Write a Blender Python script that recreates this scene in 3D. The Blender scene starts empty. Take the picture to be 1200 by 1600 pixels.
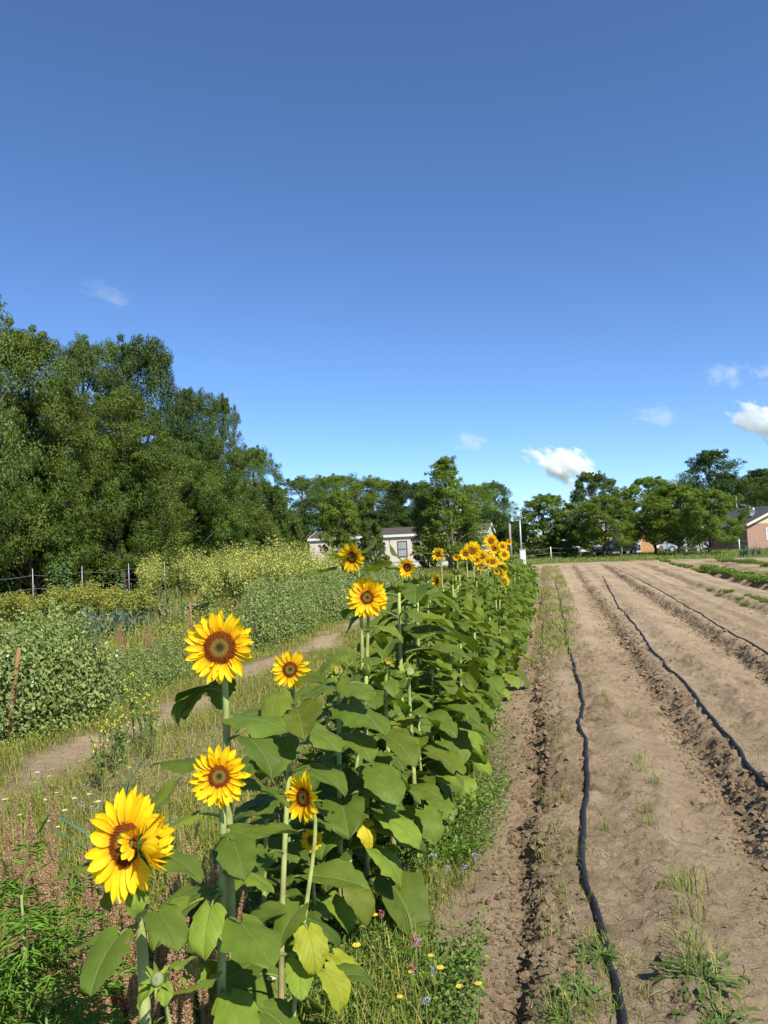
import bpy, math, random
import numpy as np
from mathutils import Vector, Matrix, Euler

R = math.radians
sc = bpy.context.scene
COL = sc.collection
rng = np.random.default_rng(7)
random.seed(7)

# ------------------------------------------------------------------ camera
CAM_H = 1.65
YAW, PITCH, ROLL = R(11.75), R(2.72), R(-2.5)
cam = bpy.data.cameras.new("camera")
cam.sensor_fit = 'VERTICAL'
cam.sensor_height = 36.0
cam.sensor_width = 27.0
cam.lens = 27.0
cam.clip_start = 0.05
cam.clip_end = 8000
camo = bpy.data.objects.new("camera", cam)
COL.objects.link(camo)
camo.location = (0, 0, CAM_H)
CM = (Matrix.Rotation(YAW, 3, 'Z') @ Matrix.Rotation(R(90) + PITCH, 3, 'X') @ Matrix.Rotation(ROLL, 3, 'Z'))
camo.rotation_euler = CM.to_euler()
sc.camera = camo
CR, CU, CB = CM.col[0].copy(), CM.col[1].copy(), CM.col[2].copy()
CAMP = Vector((0, 0, CAM_H))

# ------------------------------------------------------------------ world, sun, exposure
SUN_AZ, SUN_EL = 136.0, 46.0          # compass from +Y clockwise, elevation
w = bpy.data.worlds.new("World")
sc.world = w
w.use_nodes = True
wn, wl = w.node_tree.nodes, w.node_tree.links
sky = wn.new('ShaderNodeTexSky')
sky.sky_type = 'NISHITA'
sky.sun_disc = False
sky.sun_elevation = R(SUN_EL)
sky.sun_rotation = R(SUN_AZ)
sky.altitude = 0
sky.air_density = 0.75
sky.dust_density = 0.0
sky.ozone_density = 9.0
wl.new(sky.outputs[0], wn['Background'].inputs[0])
wn['Background'].inputs[1].default_value = 0.115
sl = bpy.data.lights.new("sun", 'SUN')
sl.energy = 4.5
sl.angle = R(0.5)
sl.color = (1.0, 0.93, 0.82)
so = bpy.data.objects.new("sun", sl)
COL.objects.link(so)
sd = Vector((math.sin(R(SUN_AZ)) * math.cos(R(SUN_EL)), math.cos(R(SUN_AZ)) * math.cos(R(SUN_EL)), math.sin(R(SUN_EL))))
so.rotation_euler = sd.to_track_quat('Z', 'Y').to_euler()
so.location = (20, -20, 30)
sc.view_settings.view_transform = 'Standard'
sc.view_settings.look = 'None'
sc.view_settings.exposure = 0.7
sc.view_settings.gamma = 1.0
sc.cycles.max_bounces = 7
sc.cycles.diffuse_bounces = 3
sc.cycles.glossy_bounces = 2
sc.cycles.transmission_bounces = 4
sc.cycles.volume_bounces = 8
sc.cycles.transparent_max_bounces = 8

# ------------------------------------------------------------------ pixel helpers (photo pixels, 1200 x 1600)
def ray(u, v):
    return (CM @ Vector(((u - 600) / 1200.0, -(v - 800) / 1200.0, -1.0)))

def at_depth(u, v, d):                 # d metres along the optical axis
    return CAMP + ray(u, v) * d

def on_x(u, v, x):                     # where the pixel's ray meets the vertical plane X = x
    r = ray(u, v)
    return CAMP + r * (x / r.x)

def on_ground(u, v, z=0.0):
    r = ray(u, v)
    return CAMP + r * ((z - CAM_H) / r.z)

def depth_of(p):
    return -(Vector(p) - CAMP).dot(CB)

# ------------------------------------------------------------------ noise
def _hash(ix, iy, s):
    n = (ix.astype(np.int64) * 374761393 + iy.astype(np.int64) * 668265263 + s * 982451653) & 0x7fffffff
    n = ((n ^ (n >> 13)) * 1274126177) & 0x7fffffff
    n = n ^ (n >> 16)
    return (n & 0xffff) / 65535.0

def vnoise(x, y, s=0):
    ix, iy = np.floor(x), np.floor(y)
    fx, fy = x - ix, y - iy
    fx = fx * fx * (3 - 2 * fx)
    fy = fy * fy * (3 - 2 * fy)
    a = _hash(ix, iy, s); b = _hash(ix + 1, iy, s); c = _hash(ix, iy + 1, s); d = _hash(ix + 1, iy + 1, s)
    return a + (b - a) * fx + (c - a) * fy + (a - b - c + d) * fx * fy

def fbm(x, y, s=0, o=4):
    t = 0; a = 0.5
    for k in range(o):
        t = t + a * vnoise(x * 2 ** k + 17.3 * k, y * 2 ** k - 9.1 * k, s + k)
        a *= 0.5
    return t

def smooth(a, b, x):
    t = np.clip((x - a) / (b - a), 0, 1)
    return t * t * (3 - 2 * t)

# ------------------------------------------------------------------ terrain
EDGES = [-0.16, 0.98, 2.16, 3.55, 4.75, 5.95, 7.2, 8.5, 9.8, 11.2]
FIELD_END = 58.0

def fan(Y):
    return 1 + 0.012 * np.clip(Y, 0, 70)

def terrain(X, Y):
    """height, ridge (crumbly edge), soil mask"""
    X = np.asarray(X, float); Y = np.asarray(Y, float)
    s = X / fan(Y)
    wob = (fbm(Y * 0.9, s * 0 + 3.0, 11, 3) - 0.47) * 0.16 + (fbm(Y * 4.0, s * 0 + 1.0, 12, 3) - 0.47) * 0.15
    sw = s + wob
    h = np.zeros_like(s); edge = np.zeros_like(s)
    for k in range(len(EDGES) - 1):
        e0, e1 = EDGES[k], EDGES[k + 1]
        t = (sw - e0)
        wd = e1 - e0
        rise = smooth(-0.08, 0.09, t) if k else smooth(-0.04, 0.05, t)
        fall = 1 - smooth(wd * 0.55, wd * 0.86, t)
        ins = rise * fall * ((t > -0.2) & (t < wd))
        crown = 0.105 if k else 0.045 + 0.065 * vnoise(Y * 1.1, Y * 0 + 4, 15)
        h = np.maximum(h, ins * crown)
        edge = np.maximum(edge, np.exp(-((t - 0.03) / 0.10) ** 2) * np.clip(0.1 + 1.1 * fbm(Y * 0.9, Y * 0 + k, 14, 3), .1, 1) * (1.3 if k == 0 else 1))
    far = 1 - smooth(FIELD_END - 14, FIELD_END, Y)
    right = smooth(-0.8, -0.55, s)
    h = h * far * right
    edge = edge * right * (1 - smooth(FIELD_END - 9, FIELD_END, Y))
    path = np.exp(-((s + 0.42) / 0.22) ** 2)
    h = h - 0.035 * path * far
    # clods and crumbs
    n1 = fbm(X * 9, Y * 9, 21, 3) - 0.45
    n2 = fbm(X * 27, Y * 27, 31, 3) - 0.45
    big = fbm(X * 1.3, Y * 1.3, 41, 3) - 0.45
    foot = np.clip(vnoise(X * 6.5, Y * 5.0, 51) - 0.62, 0, 1)
    ruts = np.sin((s + wob * .6) * 2 * np.pi / 0.37 + 1.2 * vnoise(Y * .5, s * .6, 16)) * 0.015 * (0.2 + fbm(X * .8, Y * .6, 17, 3) * 1.8)
    h = h + ruts * right * far
    crumb = np.clip(fbm(X * 1.9, Y * .8, 19, 4) - 0.44, 0, 1) * 5
    rough = np.clip(crumb, 0, 1) * right
    lanez = np.exp(-((X + 4.1) / .7) ** 2)
    h = h + lanez * (n1 * .05 + n2 * .03)
    sm = 1 - .65 * np.clip(path, 0, 1) * right
    n1 = n1 * sm; n2 = n2 * sm
    h = h + big * 0.03 + n1 * (0.034 + 0.055 * rough + 0.060 * edge) + n2 * (0.020 + 0.034 * rough + 0.045 * edge) - foot * 0.045 * right * far
    bl = np.abs(vnoise(X * 16, Y * 13, 61) - 0.5)
    h = h - (.8 * edge + .3 * rough) * np.clip(0.16 - bl, 0, 1) * 0.26
    # the field tips gently away past its far end
    return h, edge, right

def gz(x, y):
    return float(terrain(np.array([x]), np.array([y]))[0][0])

# ------------------------------------------------------------------ mesh builder
class MB:
    def __init__(s):
        s.V = []; s.C = []; s.U = []; s.n = 0
        s.idx = []; s.tot = []; s.mi = []; s.hasuv = False

    def add(s, V, F, col=(1, 1, 1), uv=None, mi=0):
        V = np.asarray(V, np.float32).reshape(-1, 3)
        k = len(V)
        C = np.empty((k, 3), np.float32); C[:] = col
        U = np.zeros((k, 2), np.float32)
        if uv is not None:
            U[:] = uv; s.hasuv = True
        s.V.append(V); s.C.append(C); s.U.append(U)
        groups = {}
        if isinstance(F, np.ndarray):
            groups[F.shape[1]] = F
        else:
            for f in F:
                groups.setdefault(len(f), []).append(f)
        for j, fs in groups.items():
            fs = np.asarray(fs, np.int64) + s.n
            s.idx.append(fs.ravel()); s.tot.append(np.full(len(fs), j, np.int32)); s.mi.append(np.full(len(fs), mi, np.int32))
        s.n += k

    def many(s, V, F, C, uv=None, mi=0):
        """V (N,k,3), F list of faces over k, C (N,3) or (N,k,3)"""
        N, k = V.shape[:2]
        if N == 0:
            return
        C = np.asarray(C, np.float32)
        if C.ndim == 1:
            C = np.broadcast_to(C, (N, k, 3))
        elif C.ndim == 2:
            C = np.broadcast_to(C[:, None, :], (N, k, 3))
        off = (np.arange(N) * k)[:, None, None]
        by = {}
        for f in F:
            by.setdefault(len(f), []).append(f)
        s.V.append(V.reshape(-1, 3).astype(np.float32)); s.C.append(np.ascontiguousarray(C).reshape(-1, 3))
        if uv is None:
            s.U.append(np.zeros((N * k, 2), np.float32))
        else:
            s.hasuv = True
            s.U.append(np.tile(np.asarray(uv, np.float32), (N, 1)))
        for j, fs in by.items():
            A = (np.asarray(fs, np.int64)[None] + off + s.n)
            s.idx.append(A.ravel()); s.tot.append(np.full(N * len(fs), j, np.int32)); s.mi.append(np.full(N * len(fs), mi, np.int32))
        s.n += N * k

    def mesh(s, name, mats, smooth_=True):
        me = bpy.data.meshes.new(name)
        V = np.concatenate(s.V); idx = np.concatenate(s.idx).astype(np.int32); tot = np.concatenate(s.tot)
        start = np.concatenate([[0], np.cumsum(tot)[:-1]]).astype(np.int32)
        me.vertices.add(len(V)); me.loops.add(len(idx)); me.polygons.add(len(tot))
        me.vertices.foreach_set('co', V.ravel())
        me.loops.foreach_set('vertex_index', idx)
        me.polygons.foreach_set('loop_start', start)
        me.polygons.foreach_set('material_index', np.concatenate(s.mi))
        me.polygons.foreach_set('use_smooth', np.full(len(tot), smooth_))
        me.update(calc_edges=True)
        C = np.concatenate(s.C)
        a = me.attributes.new('col', 'FLOAT_COLOR', 'POINT')
        a.data.foreach_set('color', np.concatenate([C, np.ones((len(C), 1), np.float32)], 1).ravel())
        if s.hasuv:
            ul = me.uv_layers.new(name='uv')
            ul.data.foreach_set('uv', np.concatenate(s.U)[idx].ravel())
        if not isinstance(mats, (list, tuple)):
            mats = [mats]
        for m in mats:
            me.materials.append(m)
        return me

    def build(s, name, mats, parent=None, smooth_=True):
        return link(name, s.mesh(name, mats, smooth_), parent)

    # ---- shapes
    def box(s, c, size, rot=None, col=(1, 1, 1), mi=0):
        hx, hy, hz = [q / 2 for q in size]
        P = np.array([[-hx, -hy, -hz], [hx, -hy, -hz], [hx, hy, -hz], [-hx, hy, -hz], [-hx, -hy, hz], [hx, -hy, hz], [hx, hy, hz], [-hx, hy, hz]])
        if rot is not None:
            P = P @ np.array(rot).T
        s.add(P + np.array(c), [(0, 3, 2, 1), (4, 5, 6, 7), (0, 1, 5, 4), (1, 2, 6, 5), (2, 3, 7, 6), (3, 0, 4, 7)], col, mi=mi)

    def tube(s, P, rad, n=8, col=(1, 1, 1), cap=True, mi=0, ell=None):
        P = np.asarray(P, float); m = len(P)
        rad = np.broadcast_to(np.asarray(rad, float), (m,))
        T = np.gradient(P, axis=0); T /= np.linalg.norm(T, axis=1)[:, None] + 1e-9
        ref = np.array([0.31, 0.95, 0.05]) if abs(T[0] @ np.array([0.31, 0.95, 0.05])) < 0.9 else np.array([1.0, 0, 0])
        A = ref - T * (T @ ref)[:, None]
        A /= np.linalg.norm(A, axis=1)[:, None] + 1e-9
        B = np.cross(T, A)
        th = np.linspace(0, 2 * np.pi, n, endpoint=False)
        V = P[:, None] + rad[:, None, None] * (np.cos(th)[None, :, None] * A[:, None] + np.sin(th)[None, :, None] * B[:, None])
        i = np.arange(m - 1)[:, None] * n; j = np.arange(n)[None]; j2 = (j + 1) % n
        F = np.stack([i + j, i + j2, i + n + j2, i + n + j], -1).reshape(-1, 4)
        C = np.asarray(col, float)
        if C.ndim == 2:
            C = np.repeat(C, n, 0)
        s.add(V, F, C, mi=mi)
        if cap:
            b = s.n - m * n
            s.idx.append(np.arange(b, b + n)[::-1].astype(np.int64)); s.tot.append(np.array([n], np.int32)); s.mi.append(np.array([mi], np.int32))
            s.idx.append(np.arange(s.n - n, s.n).astype(np.int64)); s.tot.append(np.array([n], np.int32)); s.mi.append(np.array([mi], np.int32))

    def blades(s, P, H, W, az, lean, col, tipcol=None, bend=1.0):
        """grass blades: 7 verts"""
        N = len(P)
        d = np.stack([np.cos(az), np.sin(az), np.zeros(N)], 1)
        sd_ = np.stack([-np.sin(az), np.cos(az), np.zeros(N)], 1)
        up = np.array([0, 0, 1.0])
        out = []
        cs = []
        tipcol = col if tipcol is None else tipcol
        for t, wf in ((0, 1.0), (0.4, 0.9), (0.75, 0.6), (1.0, 0)):
            ang = lean * t ** bend
            c = P + (H * t)[:, None] * (d * np.sin(ang)[:, None] + up * np.cos(ang)[:, None])
            cc = col * (1 - t) + tipcol * t
            if wf:
                out += [c - sd_ * (W * wf / 2)[:, None], c + sd_ * (W * wf / 2)[:, None]]; cs += [cc, cc]
            else:
                out += [c]; cs += [cc]
        s.many(np.stack(out, 1), [(0, 1, 3, 2), (2, 3, 5, 4), (4, 5, 6)], np.stack(cs, 1))

    def leaves(s, P, N, L, W, col, fold=0.25, roll=None):
        """diamond leaves, folded on the midrib; P (n,3) base, N (n,3) normals"""
        n = len(P)
        rv = rng.normal(size=(n, 3))
        T = np.cross(N, rv); T /= np.linalg.norm(T, axis=1)[:, None] + 1e-9
        if roll is not None:
            T = roll - N * (roll * N).sum(1)[:, None]; T /= np.linalg.norm(T, axis=1)[:, None] + 1e-9
        S = np.cross(N, T)
        L = np.broadcast_to(L, (n,))[:, None]; W = np.broadcast_to(W, (n,))[:, None]
        mid = P + T * L * 0.45 + N * L * 0.05
        tip = P + T * L - N * L * 0.12
        a = mid + S * W / 2 + N * W * fold * 0.5
        b = mid - S * W / 2 + N * W * fold * 0.5
        s.many(np.stack([P, a, tip, b], 1), [(0, 1, 2), (0, 2, 3)], col)

def link(name, me, parent=None):
    o = bpy.data.objects.new(name, me)
    COL.objects.link(o)
    if parent:
        o.parent = parent
    return o

def tag(o, label=None, cat=None, group=None, kind=None):
    if label: o['label'] = label
    if cat: o['category'] = cat
    if group: o['group'] = group
    if kind: o['kind'] = kind
    return o

def thing(name, loc, label, cat, rz=0, group=None):
    o = bpy.data.objects.new(name, None)
    o.empty_display_size = 0.1
    COL.objects.link(o)
    o.location = loc
    o.rotation_euler = (0, 0, rz)
    return tag(o, label, cat, group)

def dup(root, loc, rz=0, scale=1.0, label=None, group=None, cat=None):
    r = root.copy(); COL.objects.link(r)
    r.location = loc; r.rotation_euler = (0, 0, rz)
    r.scale = (scale, scale, scale) if not hasattr(scale, '__len__') else scale
    if label: r['label'] = label
    if group: r['group'] = group
    if cat: r['category'] = cat
    for ch in list(root.children):
        c = ch.copy(); COL.objects.link(c); c.parent = r
        for g in list(ch.children):
            d = g.copy(); COL.objects.link(d); d.parent = c
    return r

# ------------------------------------------------------------------ materials
def newmat(name):
    m = bpy.data.materials.new(name); m.use_nodes = True
    nt = m.node_tree
    return m, nt.nodes, nt.links, nt.nodes['Principled BSDF'], nt.nodes['Material Output']

def flat(name, col, rough=0.6, metal=0.0, var=0.12, scale=8.0, bump=0.0):
    m, N, L, P, O = newmat(name)
    P.inputs['Roughness'].default_value = rough
    P.inputs['Metallic'].default_value = metal
    tc = N.new('ShaderNodeTexCoord'); nz = N.new('ShaderNodeTexNoise')
    nz.inputs['Scale'].default_value = scale; nz.inputs['Detail'].default_value = 5
    L.new(tc.outputs['Object'], nz.inputs['Vector'])
    mp = N.new('ShaderNodeMapRange')
    mp.inputs['From Min'].default_value = 0.3; mp.inputs['From Max'].default_value = 0.7
    mp.inputs['To Min'].default_value = 1 - var; mp.inputs['To Max'].default_value = 1 + var
    L.new(nz.outputs['Fac'], mp.inputs['Value'])
    mx = N.new('ShaderNodeVectorMath'); mx.operation = 'SCALE'
    mx.inputs[0].default_value = col
    L.new(mp.outputs[0], mx.inputs['Scale'])
    L.new(mx.outputs[0], P.inputs['Base Color'])
    if bump:
        b = N.new('ShaderNodeBump'); b.inputs['Strength'].default_value = bump; b.inputs['Distance'].default_value = 0.02
        L.new(nz.outputs['Fac'], b.inputs['Height']); L.new(b.outputs[0], P.inputs['Normal'])
    return m

def veg(name, tint=(1, 1, 1), rough=0.55, transl=0.3, noise=0.0, nscale=3.0, rnd=0.0, spec=0.3):
    m, N, L, P, O = newmat(name)
    P.inputs['Roughness'].default_value = rough
    P.inputs['Specular IOR Level'].default_value = spec
    at = N.new('ShaderNodeAttribute'); at.attribute_name = 'col'
    mul = N.new('ShaderNodeVectorMath'); mul.operation = 'MULTIPLY'
    mul.inputs[1].default_value = tint
    L.new(at.outputs['Color'], mul.inputs[0])
    out = mul.outputs[0]
    if noise:
        tc = N.new('ShaderNodeTexCoord'); nz = N.new('ShaderNodeTexNoise')
        nz.inputs['Scale'].default_value = nscale; nz.inputs['Detail'].default_value = 3
        L.new(tc.outputs['Object'], nz.inputs['Vector'])
        mp = N.new('ShaderNodeMapRange')
        mp.inputs['From Min'].default_value = 0.3; mp.inputs['From Max'].default_value = 0.7
        mp.inputs['To Min'].default_value = 1 - noise; mp.inputs['To Max'].default_value = 1 + noise
        L.new(nz.outputs['Fac'], mp.inputs['Value'])
        s2 = N.new('ShaderNodeVectorMath'); s2.operation = 'SCALE'
        L.new(out, s2.inputs[0]); L.new(mp.outputs[0], s2.inputs['Scale'])
        out = s2.outputs[0]
    if rnd:
        oi = N.new('ShaderNodeObjectInfo')
        mp = N.new('ShaderNodeMapRange')
        mp.inputs['To Min'].default_value = 1 - rnd; mp.inputs['To Max'].default_value = 1 + rnd
        L.new(oi.outputs['Random'], mp.inputs['Value'])
        s2 = N.new('ShaderNodeVectorMath'); s2.operation = 'SCALE'
        L.new(out, s2.inputs[0]); L.new(mp.outputs[0], s2.inputs['Scale'])
        out = s2.outputs[0]
    L.new(out, P.inputs['Base Color'])
    if transl:
        tr = N.new('ShaderNodeBsdfTranslucent')
        bt = N.new('ShaderNodeVectorMath'); bt.operation = 'MULTIPLY'; bt.inputs[1].default_value = (1.25, 1.35, 0.8)
        L.new(out, bt.inputs[0]); L.new(bt.outputs[0], tr.inputs['Color'])
        ms = N.new('ShaderNodeMixShader'); ms.inputs[0].default_value = transl
        L.new(P.outputs[0], ms.inputs[1]); L.new(tr.outputs[0], ms.inputs[2])
        L.new(ms.outputs[0], O.inputs['Surface'])
    return m

def leafmat(name):
    """broad sunflower leaf: UV drawn veins, colour from attribute"""
    m, N, L, P, O = newmat(name)
    P.inputs['Roughness'].default_value = 0.55
    P.inputs['Specular IOR Level'].default_value = 0.2
    at = N.new('ShaderNodeAttribute'); at.attribute_name = 'col'
    uv = N.new('ShaderNodeUVMap'); uv.uv_map = 'uv'
    sp = N.new('ShaderNodeSeparateXYZ'); L.new(uv.outputs[0], sp.inputs[0])

    def M(op, a, b=None, c=None):
        n = N.new('ShaderNodeMath'); n.operation = op
        for k, q in enumerate((a, b, c)):
            if q is None: continue
            if isinstance(q, (int, float)): n.inputs[k].default_value = q
            else: L.new(q, n.inputs[k])
        return n.outputs[0]
    cx = M('ABSOLUTE', M('SUBTRACT', sp.outputs[0], 0.5))
    mid = M('SUBTRACT', 1.0, M('DIVIDE', cx, 0.022)); mid = M('MAXIMUM', mid, 0.0)
    fr = M('FRACT', M('SUBTRACT', M('MULTIPLY', sp.outputs[1], 5.0), M('MULTIPLY', M('POWER', cx, 0.85), 5.2)))
    sv = M('ABSOLUTE', M('SUBTRACT', fr, 0.5))
    side = M('MULTIPLY', M('MAXIMUM', M('SUBTRACT', 1.0, M('DIVIDE', sv, 0.055)), 0.0), 0.55)
    vein = M('MAXIMUM', mid, side)
    tc = N.new('ShaderNodeTexCoord')
    nz = N.new('ShaderNodeTexNoise'); nz.inputs['Scale'].default_value = 22; nz.inputs['Detail'].default_value = 4
    L.new(tc.outputs['Object'], nz.inputs['Vector'])
    mp = N.new('ShaderNodeMapRange'); mp.inputs['From Min'].default_value = 0.3; mp.inputs['From Max'].default_value = 0.7
    mp.inputs['To Min'].default_value = 0.86; mp.inputs['To Max'].default_value = 1.14
    L.new(nz.outputs['Fac'], mp.inputs['Value'])
    s2 = N.new('ShaderNodeVectorMath'); s2.operation = 'SCALE'
    L.new(at.outputs['Color'], s2.inputs[0]); L.new(mp.outputs[0], s2.inputs['Scale'])
    mx = N.new('ShaderNodeMix'); mx.data_type = 'RGBA'
    mx.inputs['B'].default_value = (0.22, 0.30, 0.10, 1)
    L.new(M('MULTIPLY', vein, 0.68), mx.inputs['Factor'])
    L.new(s2.outputs[0], mx.inputs['A'])
    L.new(mx.outputs['Result'], P.inputs['Base Color'])
    bp = N.new('ShaderNodeBump'); bp.inputs['Strength'].default_value = 0.5; bp.inputs['Distance'].default_value = 0.006
    L.new(M('SUBTRACT', M('MULTIPLY', nz.outputs['Fac'], 0.7), vein), bp.inputs['Height'])
    L.new(bp.outputs[0], P.inputs['Normal'])
    # brown flecks and chewed, dried spots
    n2 = N.new('ShaderNodeTexNoise'); n2.inputs['Scale'].default_value = 34; n2.inputs['Detail'].default_value = 3
    L.new(tc.outputs['Object'], n2.inputs['Vector'])
    sp2 = M('MULTIPLY', M('MAXIMUM', M('SUBTRACT', n2.outputs['Fac'], 0.66), 0.0), 9.0)
    m2 = N.new('ShaderNodeMix'); m2.data_type = 'RGBA'; m2.inputs['B'].default_value = (0.20, 0.15, 0.06, 1)
    L.new(M('MINIMUM', sp2, 0.8), m2.inputs['Factor']); L.new(mx.outputs['Result'], m2.inputs['A'])
    mx = m2
    L.new(mx.outputs['Result'], P.inputs['Base Color'])
    tr = N.new('ShaderNodeBsdfTranslucent')
    bt = N.new('ShaderNodeVectorMath'); bt.operation = 'MULTIPLY'; bt.inputs[1].default_value = (1.5, 1.6, 0.6)
    L.new(mx.outputs['Result'], bt.inputs[0]); L.new(bt.outputs[0], tr.inputs['Color'])
    ms = N.new('ShaderNodeMixShader'); ms.inputs[0].default_value = 0.30
    L.new(P.outputs[0], ms.inputs[1]); L.new(tr.outputs[0], ms.inputs[2])
    L.new(ms.outputs[0], O.inputs['Surface'])
    return m

def soilmat():
    m, N, L, P, O = newmat('soil')
    P.inputs['Roughness'].default_value = 0.95
    P.inputs['Specular IOR Level'].default_value = 0.1
    at = N.new('ShaderNodeAttribute'); at.attribute_name = 'col'   # R grassy litter, G crumbly moist ridge
    sp = N.new('ShaderNodeSeparateColor'); L.new(at.outputs['Color'], sp.inputs[0])
    tc = N.new('ShaderNodeTexCoord')

    def noise(sc_, det, rough=0.6):
        n = N.new('ShaderNodeTexNoise'); n.inputs['Scale'].default_value = sc_; n.inputs['Detail'].default_value = det
        n.inputs['Roughness'].default_value = rough
        L.new(tc.outputs['Object'], n.inputs['Vector']); return n.outputs['Fac']

    def ramp(f, stops):
        r = N.new('ShaderNodeValToRGB'); e = r.color_ramp.elements
        e[0].position, e[0].color = stops[0][0], (*stops[0][1], 1)
        e[1].position, e[1].color = stops[-1][0], (*stops[-1][1], 1)
        for p, c in stops[1:-1]:
            q = e.new(p); q.color = (*c, 1)
        L.new(f, r.inputs[0]); return r.outputs[0]

    def mix(f, a, b):
        x = N.new('ShaderNodeMix'); x.data_type = 'RGBA'
        L.new(f, x.inputs['Factor']) if not isinstance(f, float) else setattr(x.inputs['Factor'], 'default_value', f)
        L.new(a, x.inputs['A']); L.new(b, x.inputs['B']); return x.outputs['Result']
    n_big, n_mid, n_fine = noise(0.5, 5), noise(7, 8, 0.7), noise(60, 6, 0.75)
    dry = ramp(n_mid, [(0.3, (0.305, 0.225, 0.138)), (0.5, (0.405, 0.308, 0.195)), (0.72, (0.49, 0.385, 0.255))])
    dry2 = ramp(n_big, [(0.35, (0.31, 0.228, 0.138)), (0.65, (0.475, 0.37, 0.242))])
    dryc = mix(0.4, dry, dry2)
    moist = ramp(n_mid, [(0.3, (0.12, 0.082, 0.048)), (0.7, (0.26, 0.185, 0.115))])
    lit = ramp(n_fine, [(0.3, (0.08, 0.08, 0.028)), (0.55, (0.19, 0.175, 0.06)), (0.8, (0.29, 0.24, 0.11))])
    fm = N.new('ShaderNodeMath'); fm.operation = 'MULTIPLY'
    L.new(sp.outputs['Green'], fm.inputs[0]); fm.inputs[1].default_value = 0.85
    c = mix(fm.outputs[0], dryc, moist)
    c = mix(sp.outputs['Red'], c, lit)
    # far lawn
    lawn = ramp(noise(1.5, 6, 0.7), [(0.3, (0.05, 0.10, 0.02)), (0.7, (0.16, 0.20, 0.06))])
    c = mix(sp.outputs['Blue'], c, lawn)
    # speckle of crumbs
    spk = ramp(n_fine, [(0.28, (0.55, 0.52, 0.5)), (0.42, (1, 1, 1)), (0.75, (1.08, 1.06, 1.04))])
    mm = N.new('ShaderNodeMix'); mm.data_type = 'RGBA'; mm.blend_type = 'MULTIPLY'; mm.inputs['Factor'].default_value = 1
    L.new(c, mm.inputs['A']); L.new(spk, mm.inputs['B'])
    L.new(mm.outputs['Result'], P.inputs['Base Color'])
    ad = N.new('ShaderNodeMath'); ad.operation = 'ADD'
    L.new(n_mid, ad.inputs[0]); L.new(n_fine, ad.inputs[1])
    b = N.new('ShaderNodeBump'); b.inputs['Strength'].default_value = 1.0; b.inputs['Distance'].default_value = 0.03
    L.new(ad.outputs[0], b.inputs['Height']); L.new(b.outputs[0], P.inputs['Normal'])
    return m

def brickmat(name, c1, c2, mortar, bw=0.22, rh=0.075):
    m, N, L, P, O = newmat(name)
    tc = N.new('ShaderNodeTexCoord')
    # walls are upright: use distance along the wall (object x + y) and height
    sp = N.new('ShaderNodeSeparateXYZ'); L.new(tc.outputs['Object'], sp.inputs[0])
    ad = N.new('ShaderNodeMath'); ad.operation = 'ADD'; L.new(sp.outputs[0], ad.inputs[0]); L.new(sp.outputs[1], ad.inputs[1])
    cb = N.new('ShaderNodeCombineXYZ'); L.new(ad.outputs[0], cb.inputs[0]); L.new(sp.outputs[2], cb.inputs[1])
    br = N.new('ShaderNodeTexBrick')
    br.inputs['Color1'].default_value = (*c1, 1); br.inputs['Color2'].default_value = (*c2, 1); br.inputs['Mortar'].default_value = (*mortar, 1)
    br.inputs['Scale'].default_value = 1.0
    br.inputs['Brick Width'].default_value = bw; br.inputs['Row Height'].default_value = rh; br.inputs['Mortar Size'].default_value = 0.008
    L.new(cb.outputs[0], br.inputs['Vector'])
    L.new(br.outputs['Color'], P.inputs['Base Color'])
    P.inputs['Roughness'].default_value = 0.9
    return m

SOIL = soilmat()
LEAF = leafmat('sunflower_leaf')
STEM = veg('sunflower_stem', rough=0.8, transl=0.0, noise=0.28, nscale=16, spec=.15)
PETAL = veg('petal', rough=0.5, transl=0.35, noise=0.06, nscale=40, spec=0.15)
DISC = veg('disc', rough=0.9, transl=0.0, spec=0.05)
GRASS = veg('grass_blades', rough=0.6, transl=0.2, spec=.15)
WEED = veg('weed_leaves', rough=0.6, transl=0.2, spec=.15)
SEED = veg('seed_heads', rough=0.9, transl=0.4, spec=0.05)
BARK = flat('bark', (0.10, 0.075, 0.055), 0.9, var=0.35, scale=5, bump=0.6)
HOSE = flat('black_hose', (0.013, 0.013, 0.015), 0.55, var=0.3, scale=30, bump=0.2)
TREE = {
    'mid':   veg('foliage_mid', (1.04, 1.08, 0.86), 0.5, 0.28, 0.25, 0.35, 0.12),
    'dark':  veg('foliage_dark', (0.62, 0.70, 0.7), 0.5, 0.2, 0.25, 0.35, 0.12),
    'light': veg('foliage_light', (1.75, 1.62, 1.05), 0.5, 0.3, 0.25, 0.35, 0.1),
    'olive': veg('foliage_olive', (1.28, 1.16, 0.86), 0.5, 0.25, 0.25, 0.35, 0.1),
    'grey':  veg('foliage_grey', (1.12, 1.08, 1.2), 0.5, 0.25, 0.25, 0.35, 0.1),
}
WHITE = flat('white_paint', (0.78, 0.77, 0.74), 0.5, var=0.05)
GALV = flat('galvanised', (0.42, 0.43, 0.44), 0.5, 0.3, var=0.1)
WOODP = flat('weathered_wood', (0.30, 0.27, 0.23), 0.85, var=0.25, scale=12)
GLASS = flat('window_glass', (0.05, 0.06, 0.08), 0.08, var=0.2, scale=1)

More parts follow.
